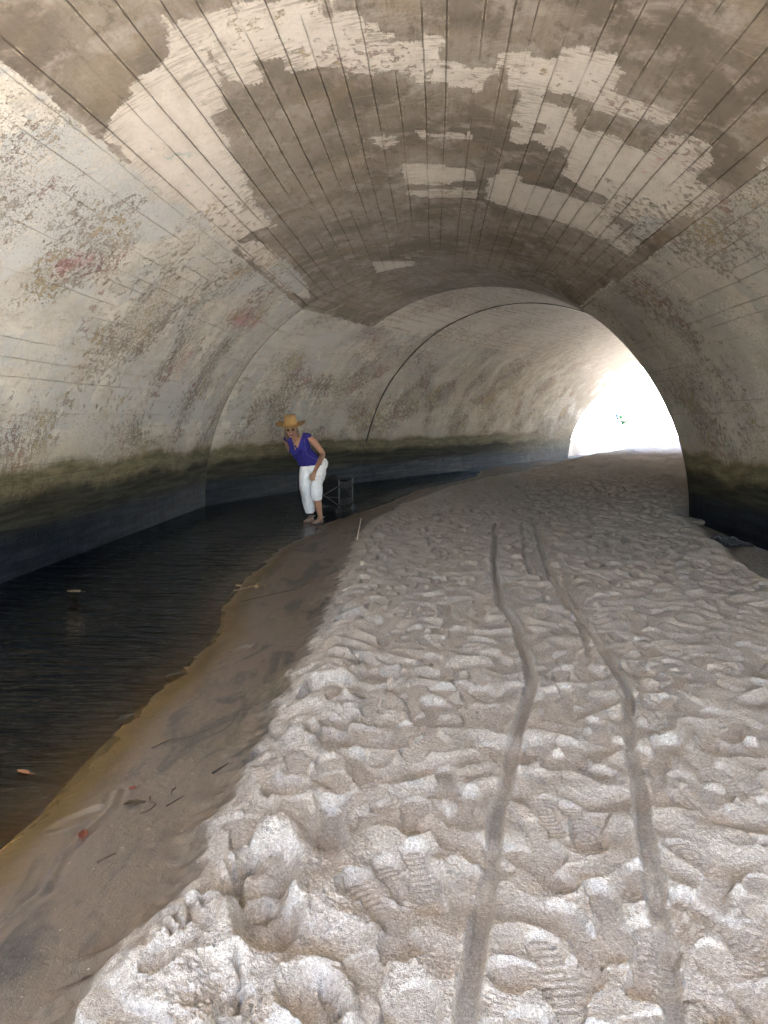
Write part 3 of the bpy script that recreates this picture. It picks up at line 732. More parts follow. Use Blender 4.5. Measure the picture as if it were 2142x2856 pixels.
def water_material():
    k = NT('stream_water'); p = k.pos()
    w1 = k.noise(k.map(p, (1.7, 8, 1), (0, 0, 0), (0, 0, R(5))), 1, 2, .5, .9)
    w2 = k.noise(k.map(p, (7, 26, 1), (3, 1, 0), (0, 0, R(-6))), 1, 2, .5, .5)
    w3 = k.noise(p, 2.0, 2)
    h = k.add(k.mul(w1, 1.0), k.add(k.mul(w2, .32), k.mul(w3, .3)))
    calm = k.lin(k.attr('shallow'), 0, 1, 1.0, .15)
    nb = k.bump(k.mul(h, calm), 1.0, .075)
    fr = k.n('ShaderNodeFresnel'); fr.inputs['IOR'].default_value = 1.33; k.put(fr.inputs['Normal'], nb)
    gl = k.n('ShaderNodeBsdfGlossy'); gl.inputs['Roughness'].default_value = .03; k.put(gl.inputs['Normal'], nb)
    gl.inputs['Color'].default_value = (.9, .93, 1, 1)
    tr = k.n('ShaderNodeBsdfTransparent')
    k.put(tr.inputs['Color'], k.mix(k.attr('shallow'), (.20, .17, .11), (.90, .83, .66)))
    mx = k.n('ShaderNodeMixShader'); k.put(mx.inputs[0], fr.outputs[0])
    k.t.links.new(tr.outputs[0], mx.inputs[1]); k.t.links.new(gl.outputs[0], mx.inputs[2])
    return k.done(mx.outputs[0])

def build_water():
    M = water_material()
    ys = np.arange(-1.0, 27, .12); n = 70
    xw = np.interp(np.clip(ys, .5, 60), WAT[:, 1], WAT[:, 0]) + .45
    # outer (left) wall line, slightly inside the wall
    jl = np.array([(-4.15, -2), (-4.15, 13.45), (-3.1, 16.1), (-1.9, 18.5), (5.4, 31.2)])
    xl = np.interp(ys, jl[:, 1], jl[:, 0]) - .05
    xr = np.maximum(xw, xl + .05)
    u = np.linspace(0, 1, n)[None]
    X = xl[:, None] * (1 - u) + xr[:, None] * u; Y = np.broadcast_to(ys[:, None], X.shape).copy()
    xw2 = np.interp(np.clip(Y, .5, 60), WAT[:, 1], WAT[:, 0])
    shallow = sstep(-.75, -.02, X - xw2)
    o = grid_obj('stream_water', X, Y, np.zeros_like(X), M, dict(shallow=shallow))
    tag(o, kind='structure')
build_water()
# ------------------------------------------------------------------ figures: helpers
def ring_tube(bm, pts, rads, seg=16, side=(1, 0, 0), cap=True):
    """closed tube of elliptical rings along a path (one ring per joint)"""
    pts = [Vector(p) for p in pts]; side = Vector(side); rows = []
    for i, p in enumerate(pts):
        t = (pts[min(i + 1, len(pts) - 1)] - pts[max(i - 1, 0)]).normalized()
        a = side - t * side.dot(t)
        if a.length < 1e-4: a = Vector((0, 1, 0)) - t * t.y
        a.normalize(); b = t.cross(a)
        r = rads[i]; rx, ry = (r if isinstance(r, (tuple, list)) else (r, r))
        rows.append([bm.verts.new(p + a * rx * math.cos(2 * math.pi * k / seg) + b * ry * math.sin(2 * math.pi * k / seg)) for k in range(seg)])
    for r0, r1 in zip(rows[:-1], rows[1:]):
        for k in range(seg):
            bm.faces.new((r0[k], r0[(k + 1) % seg], r1[(k + 1) % seg], r1[k]))
    if cap:
        for row, p, sg in ((rows[0], pts[0], 1), (rows[-1], pts[-1], -1)):
            c = bm.verts.new(sum((v.co for v in row), Vector()) / seg)
            for k in range(seg):
                f = (row[(k + 1) % seg], row[k], c) if sg > 0 else (row[k], row[(k + 1) % seg], c)
                bm.faces.new(f)

def spline(pts, rads, n=5):
    """Catmull-Rom through joints, radii too"""
    P = [Vector(p) for p in pts]; Q = [Vector((r if isinstance(r, (tuple, list)) else (r, r)) + (0,) if isinstance(r, tuple) else (r, r, 0)) for r in rads]
    op, orr = [], []
    for i in range(len(P) - 1):
        for s in range(n):
            t = s / n
            def cr(L):
                a, b, c, d = L[max(i - 1, 0)], L[i], L[i + 1], L[min(i + 2, len(L) - 1)]
                return .5 * ((2 * b) + (c - a) * t + (2 * a - 5 * b + 4 * c - d) * t * t + (3 * b - a - 3 * c + d) * t ** 3)
            op.append(cr(P)); q = cr(Q); orr.append((q.x, q.y))
    op.append(P[-1]); orr.append((Q[-1].x, Q[-1].y))
    return op, orr

def stube(bm, pts, rads, seg=16, side=(1, 0, 0), n=5):
    p, r = spline(pts, rads, n); ring_tube(bm, p, r, seg, side)

def ball(bm, c, r, M=None, u=16, v=10):
    r = r if isinstance(r, (tuple, list)) else (r, r, r)
    m = Matrix.Translation(Vector(c)) @ Matrix.Diagonal((*r, 1))
    if M is not None: m = M @ m
    bmesh.ops.create_uvsphere(bm, u_segments=u, v_segments=v, radius=1, matrix=m)

def box_bm(bm, c, size, M=None):
    m = Matrix.Translation(Vector(c)) @ Matrix.Diagonal((*size, 1))
    if M is not None: m = M @ m
    bmesh.ops.create_cube(bm, size=1, matrix=m)

def bm_obj(name, bm, mat, parent=None, smooth=True, bevel=0.0):
    bmesh.ops.recalc_face_normals(bm, faces=bm.faces)
    me = bpy.data.meshes.new(name); bm.to_mesh(me); bm.free()
    me.materials.append(mat)
    me.polygons.foreach_set('use_smooth', [smooth] * len(me.polygons))
    o = link(bpy.data.objects.new(name, me), parent)
    if bevel:
        b = o.modifiers.new('bevel', 'BEVEL'); b.width = bevel; b.segments = 2; b.limit_method = 'ANGLE'
    return o

def fuse(name, bm, mat, voxel, parent=None, smooth_it=3, post=None):
    """one continuous skin from overlapping closed shapes"""
    bmesh.ops.recalc_face_normals(bm, faces=bm.faces)
    me = bpy.data.meshes.new('tmp'); bm.to_mesh(me); bm.free()
    o = bpy.data.objects.new('tmp', me); COL.objects.link(o)
    m = o.modifiers.new('r', 'REMESH'); m.mode = 'VOXEL'; m.voxel_size = voxel
    s = o.modifiers.new('s', 'SMOOTH'); s.factor = .5; s.iterations = smooth_it
    dg = bpy.context.evaluated_depsgraph_get()
    out = bpy.data.meshes.new_from_object(o.evaluated_get(dg))
    bpy.data.objects.remove(o); bpy.data.meshes.remove(me)
    out.name = name
    if post is not None:
        n = len(out.vertices); co = np.empty(n * 3); out.vertices.foreach_get('co', co); no = np.empty(n * 3); out.vertices.foreach_get('normal', no)
        co = post(co.reshape(-1, 3), no.reshape(-1, 3)); out.vertices.foreach_set('co', co.ravel()); out.update()
    out.materials.clear(); out.materials.append(mat)
    out.polygons.foreach_set('use_smooth', [True] * len(out.polygons))
    return link(bpy.data.objects.new(name, out), parent)

def torus_bm(bm, c, R1, R2, r, axis_x, axis_y, seg=24, ms=8):
    c = Vector(c); ax = Vector(axis_x).normalized(); ay = Vector(axis_y).normalized(); az_ = ax.cross(ay)
    rows = []
    for i in range(seg):
        a = 2 * math.pi * i / seg
        p = c + ax * R1 * math.cos(a) + ay * R2 * math.sin(a)
        o_ = (ax * math.cos(a) + ay * math.sin(a)).normalized()
        rows.append([bm.verts.new(p + o_ * r * math.cos(2 * math.pi * k / ms) + az_ * r * math.sin(2 * math.pi * k / ms)) for k in range(ms)])
    for i in range(seg):
        for k in range(ms):
            bm.faces.new((rows[i][k], rows[(i + 1) % seg][k], rows[(i + 1) % seg][(k + 1) % ms], rows[i][(k + 1) % ms]))

def skin_material(name, c):
    k = NT(name); v = k.obj()
    col = k.mix(k.noise(v, 22, 5, .6), tuple(x * .84 for x in c), tuple(min(1, x * 1.12) for x in c))
    return k.done(k.bsdf(col, .5, k.bump(k.noise(v, 260, 3), .15, .001), .4))

def cloth_material(name, c, weave=700, rough=.9, spec=.2):
    k = NT(name); v = k.obj()
    f = k.noise(v, 14, 5, .6)
    col = k.mix(f, tuple(x * .86 for x in c), tuple(min(1, x * 1.08) for x in c))
    h = k.add(k.noise(k.map(v, (1, 1, .35)), 60, 4, .6), k.mul(k.noise(v, weave, 2), .3))
    return k.done(k.bsdf(col, rough, k.bump(h, .5, .004), spec))

# ------------------------------------------------------------------ the woman in the shallows
def build_woman():
    wx, wy = -1.83, 11.42
    root = empty('person', (wx, wy, 0.0))
    tag(root, 'stooping woman in straw hat, blue sleeveless top and white trousers standing in the shallows', 'person')
    skin = skin_material('tanned_skin', (.37, .205, .135))
    def P(zx, zy, y=0.0): return ((zx - 700) / 852, y, (1650 - zy) / 852)
    bm = bmesh.new()
    # head
    H = Matrix.Translation(P(478, 450, -.27)) @ Matrix.Rotation(R(-7), 4, 'Y') @ Matrix.Rotation(R(4), 4, 'Z') @ Matrix.Rotation(R(8), 4, 'X')
    ball(bm, (0, .02, .03), (.073, .094, .098), H, 24, 16)
    ball(bm, (0, -.012, -.045), (.060, .078, .078), H, 24, 16)
    ball(bm, (0, -.055, -.104), (.030, .026, .024), H)
    for s in (-1, 1):
        ball(bm, (s * .036, -.058, -.032), (.026, .024, .026), H)
        ball(bm, (s * .072, .014, -.012), (.010, .020, .030), H)
        ball(bm, (s * .011, -.094, -.036), (.008, .010, .008), H)
    ball(bm, (0, -.070, .022), (.050, .020, .014), H)
    q, r_ = spline([H @ Vector((0, -.080, .012)), H @ Vector((0, -.095, -.015)), H @ Vector((0, -.106, -.036))], [.009, .010, .013], 4)
    ring_tube(bm, q, r_, 10)
    # neck, trunk
    stube(bm, [H @ Vector((0, .03, -.05)), P(512, 535, -.215), P(530, 590, -.16)], [(.052, .056), (.050, .054), (.085, .065)], 18)
    stube(bm, [P(545, 552, -.175), P(545, 590, -.155), P(560, 660, -.115), P(580, 730, -.085), P(632, 810, -.03), P(660, 880, .02), P(690, 950, .07), P(692, 1010, .06)],
          [(.075, .05), (.145, .075), (.142, .10), (.132, .108), (.120, .098), (.138, .108), (.172, .13), (.15, .11)], 28, n=4)
    for s in (-1, 1): ball(bm, P(555 + s * 62, 715, -.185), (.058, .055, .060))
    # arms
    stube(bm, [P(640, 570, -.145), P(690, 575, -.13), P(770, 660, -.09), P(835, 765, -.03), P(815, 850, -.11), P(770, 960, -.215), P(757, 990, -.235)],
          [.050, .056, .050, .041, .040, .027, .025], 16, (0, 1, 0))
    stube(bm, [P(450, 575, -.15), P(405, 590, -.13), P(415, 680, -.06), P(450, 755, .02), P(490, 805, .09), P(530, 845, .16), P(540, 860, .175)],
          [.046, .050, .044, .038, .036, .026, .024], 16, (0, 1, 0))
    # hand pinching the trouser leg: palm, four curled fingers, thumb from the side
    def hand(W, F, S, N, curl):
        """W wrist, F along the palm, S towards the thumb, N out of the palm"""
        W, F, S, N = Vector(W), Vector(F).normalized(), Vector(S).normalized(), Vector(N).normalized()
        stube(bm, [W - F * .015, W + F * .03, W + F * .085], [(.026, .018), (.036, .017), (.041, .014)], 14, S, 3)
        for i, (off, L_) in enumerate(((.030, .072), (.010, .080), (-.011, .074), (-.031, .060))):
            b = W + F * .082 + S * off
            p = [b]; a = .35 * curl
            for j, fr in enumerate((.42, .33, .25)):
                d = F * math.cos(a) + N * math.sin(a)
                p.append(p[-1] + d * L_ * fr); a += (.75 + .08 * i) * curl
            stube(bm, p, [.0095, .009, .0082, .007], 10, S, 3)
        b = W + F * .028 + S * .030
        stube(bm, [b, b + F * .022 + S * .018 + N * .012, b + F * .048 + S * .018 + N * .030, b + F * .066 + S * .008 + N * .042], [.012, .0115, .0095, .0075], 10, N, 3)
    hand(P(757, 990, -.235), (-.30, -.25, -1), (-1, .1, .15), (.05, .95, -.25), 1.0)
    hand(P(540, 860, .175), (.6, .5, -.55), (.2, -.4, .7), (-.5, .8, 0), .45)
    # legs
    stube(bm, [P(745, 960, .06), P(775, 1060, .0), P(768, 1170, -.14), P(775, 1330, -.11), P(785, 1430, -.085), P(800, 1540, -.06), P(806, 1590, -.05)],
          [.085, .078, .057, .054, .053, .037, .036], 18)
    stube(bm, [P(630, 960, .07), P(615, 1060, .05), P(615, 1180, .04), P(625, 1330, .13), P(640, 1430, .17), P(652, 1530, .22), P(655, 1560, .22)],
          [.085, .078, .057, .052, .048, .034, .034], 18)
    feet = []
    for (hx, hy, tx, ty, z0) in ((.138, -.03, .040, -.225, .006), (-.050, .26, -.125, .07, -.012)):
        h_ = Vector((hx, hy, z0 + .030)); t_ = Vector((tx, ty, z0 + .016)); f = (t_ - h_).normalized(); sd = Vector((-f.y, f.x, 0)).normalized()
        stube(bm, [h_ - f * .015, h_ + f * .03, h_ + f * .10 + Vector((0, 0, .004)), h_ + f * .155, t_],
              [(.026, .030), (.030, .046), (.036, .032), (.042, .020), (.040, .012)], 16, sd, 4)
        for i in range(5):
            o_ = (.030 - i * .0155); l_ = .030 - .003 * i
            b = t_ + sd * o_ - f * (.003 + .006 * i)
            stube(bm, [b - f * .012, b + f * l_ * .6, b + f * l_], [.0095, .009, .006], 8, sd, 2)
        feet.append((h_, t_, f, sd, z0))
    fuse('body', bm, skin, .0052, root, 2)

    # blouse
    blue = cloth_material('blue_gauze', (.028, .026, .19))
    bm = bmesh.new()
    stube(bm, [P(545, 540, -.165), P(545, 575, -.155), P(552, 620, -.135), P(565, 690, -.11), P(590, 760, -.075), P(635, 825, -.03), P(664, 895, .025), P(686, 955, .058)],
          [(.118, .050), (.165, .083), (.160, .108), (.152, .122), (.146, .122), (.150, .124), (.184, .146), (.206, .160)], 30, n=4)
    for s in (-1, 1): ball(bm, P(555 + s * 62, 715, -.185), (.068, .064, .070))
    stube(bm, [P(600, 560, -.15), P(668, 560, -.135), P(684, 575, -.125)], [(.06, .072), (.056, .062), (.044, .048)], 16, (0, 1, 0))
    stube(bm, [P(480, 565, -.15), P(420, 572, -.135), P(400, 592, -.12)], [(.062, .070), (.062, .066), (.052, .056)], 16, (0, 1, 0))
    def wrk(co, no):
        d = .004 * noise2(co[:, 0] * 22 + co[:, 2] * 12, co[:, 2] * 14 - co[:, 0] * 9, 201) + .0025 * noise2(co[:, 0] * 50, co[:, 2] * 30, 202)
        return co + no * d[:, None]
    bl = fuse('blouse', bm, blue, .007, root, 4, wrk)
    # cut the V neck and the two openings at the top
    b = bmesh.new(); b.from_mesh(bl.data)
    dead = []
    for v in b.verts:
        x, y, z = v.co
        zt = (1650 - 560) / 852; xm = (535 - 700) / 852
        zb = (1650 - 690) / 852
        if z > zb and y < -.10:
            half = .066 * (z - zb) / (zt - zb)
            if abs(x - (xm + .02 * (1 - (z - zb) / (zt - zb)))) < half: dead.append(v)
        if z > (1650 - 548) / 852 and abs(x - (525 - 700) / 852) < .075: dead.append(v)
        if z < (1650 - 918 + 10 * math.sin(x * 9)) / 852: dead.append(v)
    bmesh.ops.delete(b, geom=list(set(dead)), context='VERTS'); b.to_mesh(bl.data); b.free()
    so = bl.modifiers.new('cloth', 'SOLIDIFY'); so.thickness = .004; so.offset = 1
    # stitched seam on the side, pale thread
    bm = bmesh.new()
    stube(bm, [P(640, 575, -.262), P(655, 690, -.262), P(668, 770, -.222), P(730, 815, -.155), P(790, 850, -.075)], [.0014] * 5, 6)
    bm_obj('seam_stitching', bm, simple_mat('pale_thread', (.22, .22, .42), .9), bl)

    # trousers
    white = cloth_material('white_gauze', (.82, .83, .87), 500)
    bm = bmesh.new()
    stube(bm, [P(655, 846, .0), P(680, 895, .045), P(700, 950, .065), P(700, 1010, .05), P(702, 1050, .04)],
          [(.140, .112), (.182, .138), (.200, .150), (.198, .138), (.165, .10)], 30, n=4)
    stube(bm, [P(620, 960, .06), P(607, 1080, .03), P(607, 1200, .03), P(618, 1340, .10), P(632, 1450, .15), P(640, 1528, .18)],
          [(.108, .12), (.098, .112), (.091, .10), (.089, .090), (.084, .085), (.078, .08)], 24, n=5)
    stube(bm, [P(778, 950, .05), P(785, 1020, .01), P(768, 1130, -.11), P(765, 1220, -.125), P(770, 1290, -.12), P(775, 1350, -.112)],
          [(.108, .13), (.104, .12), (.090, .095), (.090, .088), (.082, .080), (.064, .064)], 24, n=5)
    ball(bm, P(825, 905, .09), (.075, .11, .10))
    def wrk2(co, no):
        x, y, z = co[:, 0], co[:, 1], co[:, 2]
        hx, hz = (740 - 700) / 852, (1650 - 1040) / 852
        rr_ = np.hypot(x - hx, z - hz); th = np.arctan2(z - hz, x - hx)
        d = .0055 * noise2(x * 26, z * 7 + x * 6, 211) + .004 * noise2(x * 45 + y * 20, z * 18, 212) + .0022 * noise2(x * 90, z * 50 + y * 40, 213)
        d = d + .010 * np.sin(th * 11 + 3 * noise2(x * 5, z * 5, 214)) * np.exp(-(rr_ / .13) ** 2)
        hem = np.exp(-((z - (1650 - 1325) / 852) / .05) ** 2) * (x > -.02) * (y < .02)
        d = d + .006 * np.sin(np.arctan2(y + .11, x - .085) * 13) * hem
        wst = np.exp(-((z - (1650 - 885) / 852) / .03) ** 2)
        d = d + .004 * np.sin(np.arctan2(y - .03, x) * 30) * wst
        return co + no * d[:, None]
    tr = fuse('trousers', bm, white, .006, root, 3, wrk2)
    # pinch of cloth pulled up in the fist
    b = bmesh.new(); b.from_mesh(tr.data)
    b.to_mesh(tr.data); b.free()
    bm = bmesh.new()
    stube(bm, [P(700, 1010, -.10), P(712, 1045, -.17), P(735, 1055, -.215), P(760, 1062, -.20), P(790, 1060, -.13)], [(.02, .03), (.018, .028), (.016, .022), (.018, .026), (.02, .03)], 12)
    fuse('gathered_fold', bm, white, .005, tr, 2)

    # hat
    straw = NT('straw'); v = straw.obj()
    sp = straw.sep(v)
    c = straw.mix(straw.noise(v, 60, 4, .7), (.26, .155, .062), (.41, .265, .112))
    wv = straw.math('SINE', straw.mul(straw.math('SQRT', straw.add(straw.mul(sp[0], sp[0]), straw.mul(sp[1], sp[1]))), 900))
    straw = straw.done(straw.bsdf(c, .8, straw.bump(wv, .35, .002), .25))
    HB = H @ Matrix.Translation((0, .012, .068)) @ Matrix.Rotation(R(4), 4, 'Y') @ Matrix.Rotation(R(5), 4, 'X')
    prof = [(.222, .004), (.20, .000), (.16, -.004), (.12, -.003), (.098, .004), (.094, .03), (.090, .07), (.084, .105), (.074, .126), (.055, .134), (.025, .124), (.0, .118)]
    bm = bmesh.new(); rows = []
    seg = 56
    for (r, z) in prof:
        row = []
        for k in range(seg):
            a = 2 * math.pi * k / seg
            zz = z
            if r > .11: zz += (r - .098) * (.16 * math.cos(2 * a) + .06 * math.sin(a * 3 + 1)) * 1.0
            ry = r * (1.12 if r < .11 else 1.0)
            x = r * math.cos(a); y = ry * math.sin(a)
            if z > .10 and r < .085: zz -= .016 * math.exp(-((x) / .022) ** 2) * (1 if y < .05 else .6)
            row.append(bm.verts.new((x, y, zz)))
        rows.append(row)
    for r0, r1 in zip(rows[:-1], rows[1:]):
        for k in range(seg):
            try: bm.faces.new((r0[k], r0[(k + 1) % seg], r1[(k + 1) % seg], r1[k]))
            except ValueError: pass
    bmesh.ops.remove_doubles(bm, verts=bm.verts, dist=.0005)
    hat = bm_obj('straw_hat', bm, straw, root); hat.matrix_local = HB
    so = hat.modifiers.new('t', 'SOLIDIFY'); so.thickness = .0035
    bm = bmesh.new()
    ring_tube(bm, [(0, 0, .006), (0, 0, .014), (0, 0, .022)], [(.0975, .109), (.0972, .1086), (.0965, .1078)], 48, cap=False)
    hb = bm_obj('hat_band', bm, simple_mat('tan_band', (.30, .17, .06), .8), hat)
    # hair
    k = NT('blond_hair'); v = k.obj()
    c = k.mix(k.noise(k.map(v, (30, 30, 3)), 4, 4, .6), (.05, .030, .017), (.21, .14, .085))
    hm = k.done(k.bsdf(c, .45, k.bump(k.noise(k.map(v, (60, 60, 4)), 6, 2), .4, .002), .5))
    bm = bmesh.new(); rh = random.Random(3)
    ball(bm, (0, .030, .035), (.080, .098, .096), H, 24, 16)
    for i in range(150):
        s = -1 if i % 2 else 1
        a = rh.uniform(-.55, 2.4)
        x0 = s * .076 * math.cos(a * .5) ; y0 = -.045 + .125 * (a + .55) / 2.95
        z0 = .05 + rh.uniform(-.02, .02)
        L_ = rh.uniform(.15, .20) if s < 0 else rh.uniform(.13, .18)
        out = rh.uniform(.002, .026)
        p0 = Vector((x0, y0, z0)); p1 = Vector((x0 + s * out, y0 - .004, z0 - L_ * .5)); p2 = Vector((x0 + s * out * rh.uniform(-.2, 1.3), y0 + rh.uniform(-.02, .01), z0 - L_))
        stube(bm, [H @ p0, H @ p1, H @ p2], [.0052, .0062, .0018], 6, (1, 0, 0), 4)
    bm_obj('hair', bm, hm, root)
    # sunglasses
    blk = simple_mat('dark_lens', (.005, .004, .004), .5, .1, 5, 0, .001, spec=.15)
    gld = simple_mat('thin_gold_wire', (.55, .38, .16), .35, .1, 20, 0, .001, metal=1)
    bm = bmesh.new()
    for s in (-1, 1):
        ball(bm, (s * .034, -.101, -.004), (.0245, .006, .0235), H, 20, 12)
    gl = bm_obj('sunglasses', bm, blk, root)
    bm = bmesh.new()
    for s in (-1, 1):
        torus_bm(bm, H @ Vector((s * .034, -.103, -.004)), .0255, .0245, .0024, H.to_3x3() @ Vector((1, 0, 0)), H.to_3x3() @ Vector((0, 0, 1)))
        stube(bm, [H @ Vector((s * .058, -.099, .004)), H @ Vector((s * .074, -.05, .004)), H @ Vector((s * .078, .01, .0))], [.002] * 3, 6)
    stube(bm, [H @ Vector((-.012, -.106, .002)), H @ Vector((0, -.110, .006)), H @ Vector((.012, -.106, .002))], [.002] * 3, 6)
    bm_obj('glasses_frame', bm, gld, gl)
    # open laughing mouth
    bm = bmesh.new(); ball(bm, (0, -.0855, -.070), (.026, .010, .0175), H, 20, 12)
    mo = bm_obj('mouth', bm, simple_mat('mouth_inside', (.055, .012, .010), .5), root)
    bm = bmesh.new(); ball(bm, (0, -.0925, -.0625), (.020, .006, .0065), H, 16, 10)
    bm_obj('teeth', bm, simple_mat('teeth_white', (.72, .68, .60), .35, .05), mo)
    bm = bmesh.new(); torus_bm(bm, H @ Vector((0, -.0905, -.070)), .027, .0185, .0045, H.to_3x3() @ Vector((1, 0, 0)), H.to_3x3() @ Vector((0, .15, 1)))
    bm_obj('lips', bm, simple_mat('lip_pink', (.30, .095, .075), .4), mo)
    # necklaces
    bm = bmesh.new()
    stube(bm, [P(488, 560, -.25), P(505, 610, -.262), P(522, 640, -.262), P(545, 612, -.262), P(562, 560, -.23)], [.0028] * 5, 6)
    stube(bm, [P(484, 560, -.245), P(505, 640, -.258), P(524, 690, -.262), P(552, 640, -.258), P(566, 560, -.23)], [.0022] * 5, 6)
    ball(bm, P(523, 648, -.268), .008); ball(bm, P(524, 700, -.268), (.007, .004, .013))
    bm_obj('necklace', bm, simple_mat('old_gold', (.60, .38, .15), .3, .1, 30, 0, .001, metal=1), root)
    # sandals
    strap = simple_mat('grey_strap', (.30, .285, .265), .7, .2, 60); sole = simple_mat('dark_sole', (.05, .046, .04), .8, .2, 40)
    for (h_, t_, f, sd, z0) in feet:
        bm = bmesh.new(); rows = []
        Ls = [(-.045, .022), (-.03, .034), (.0, .037), (.06, .035), (.12, .040), (.17, .046), (.21, .043), (.235, .030), (.245, .012)]
        for zz in (z0 - .016, z0 + .001):
            pts = [h_ + f * l_ + sd * w_ for l_, w_ in Ls] + [h_ + f * l_ - sd * w_ for l_, w_ in reversed(Ls)]
            rows.append([bm.verts.new((p.x, p.y, zz)) for p in pts])
        n = len(rows[0])
        for k_ in range(n): bm.faces.new((rows[0][k_], rows[0][(k_ + 1) % n], rows[1][(k_ + 1) % n], rows[1][k_]))
        bm.faces.new(rows[0][::-1]); bm.faces.new(rows[1])
        so = bm_obj('sandal', bm, sole, root, False)
        for (l_, hgt, w_, wd) in ((.185, .034, .047, .011), (.135, .052, .046, .010), (.045, .090, .045, .010)):
            bm = bmesh.new()
            path = []
            for q in range(9):
                a = math.pi * q / 8
                c_ = h_ + f * (l_ + (-.012 if l_ < .1 else .012) * math.cos(a)); c_.z = z0
                path.append(c_ + sd * w_ * math.cos(a) + Vector((0, 0, hgt * math.sin(a) ** .8)))
            ring_tube(bm, path, [(wd, .0035)] * 9, 8, f)
            bm_obj('strap', bm, strap, so)
        bm = bmesh.new()
        path = [h_ + f * .05 + sd * .044 + Vector((0, 0, .05)), h_ - f * .035 + sd * .028 + Vector((0, 0, .045)), h_ - f * .048 + Vector((0, 0, .045)), h_ - f * .035 - sd * .028 + Vector((0, 0, .045)), h_ + f * .05 - sd * .044 + Vector((0, 0, .05))]
        stube(bm, path, [(.0035, .010)] * 5, 8, (0, 0, 1), 4)
        bm_obj('heel_strap', bm, strap, so)
    return root

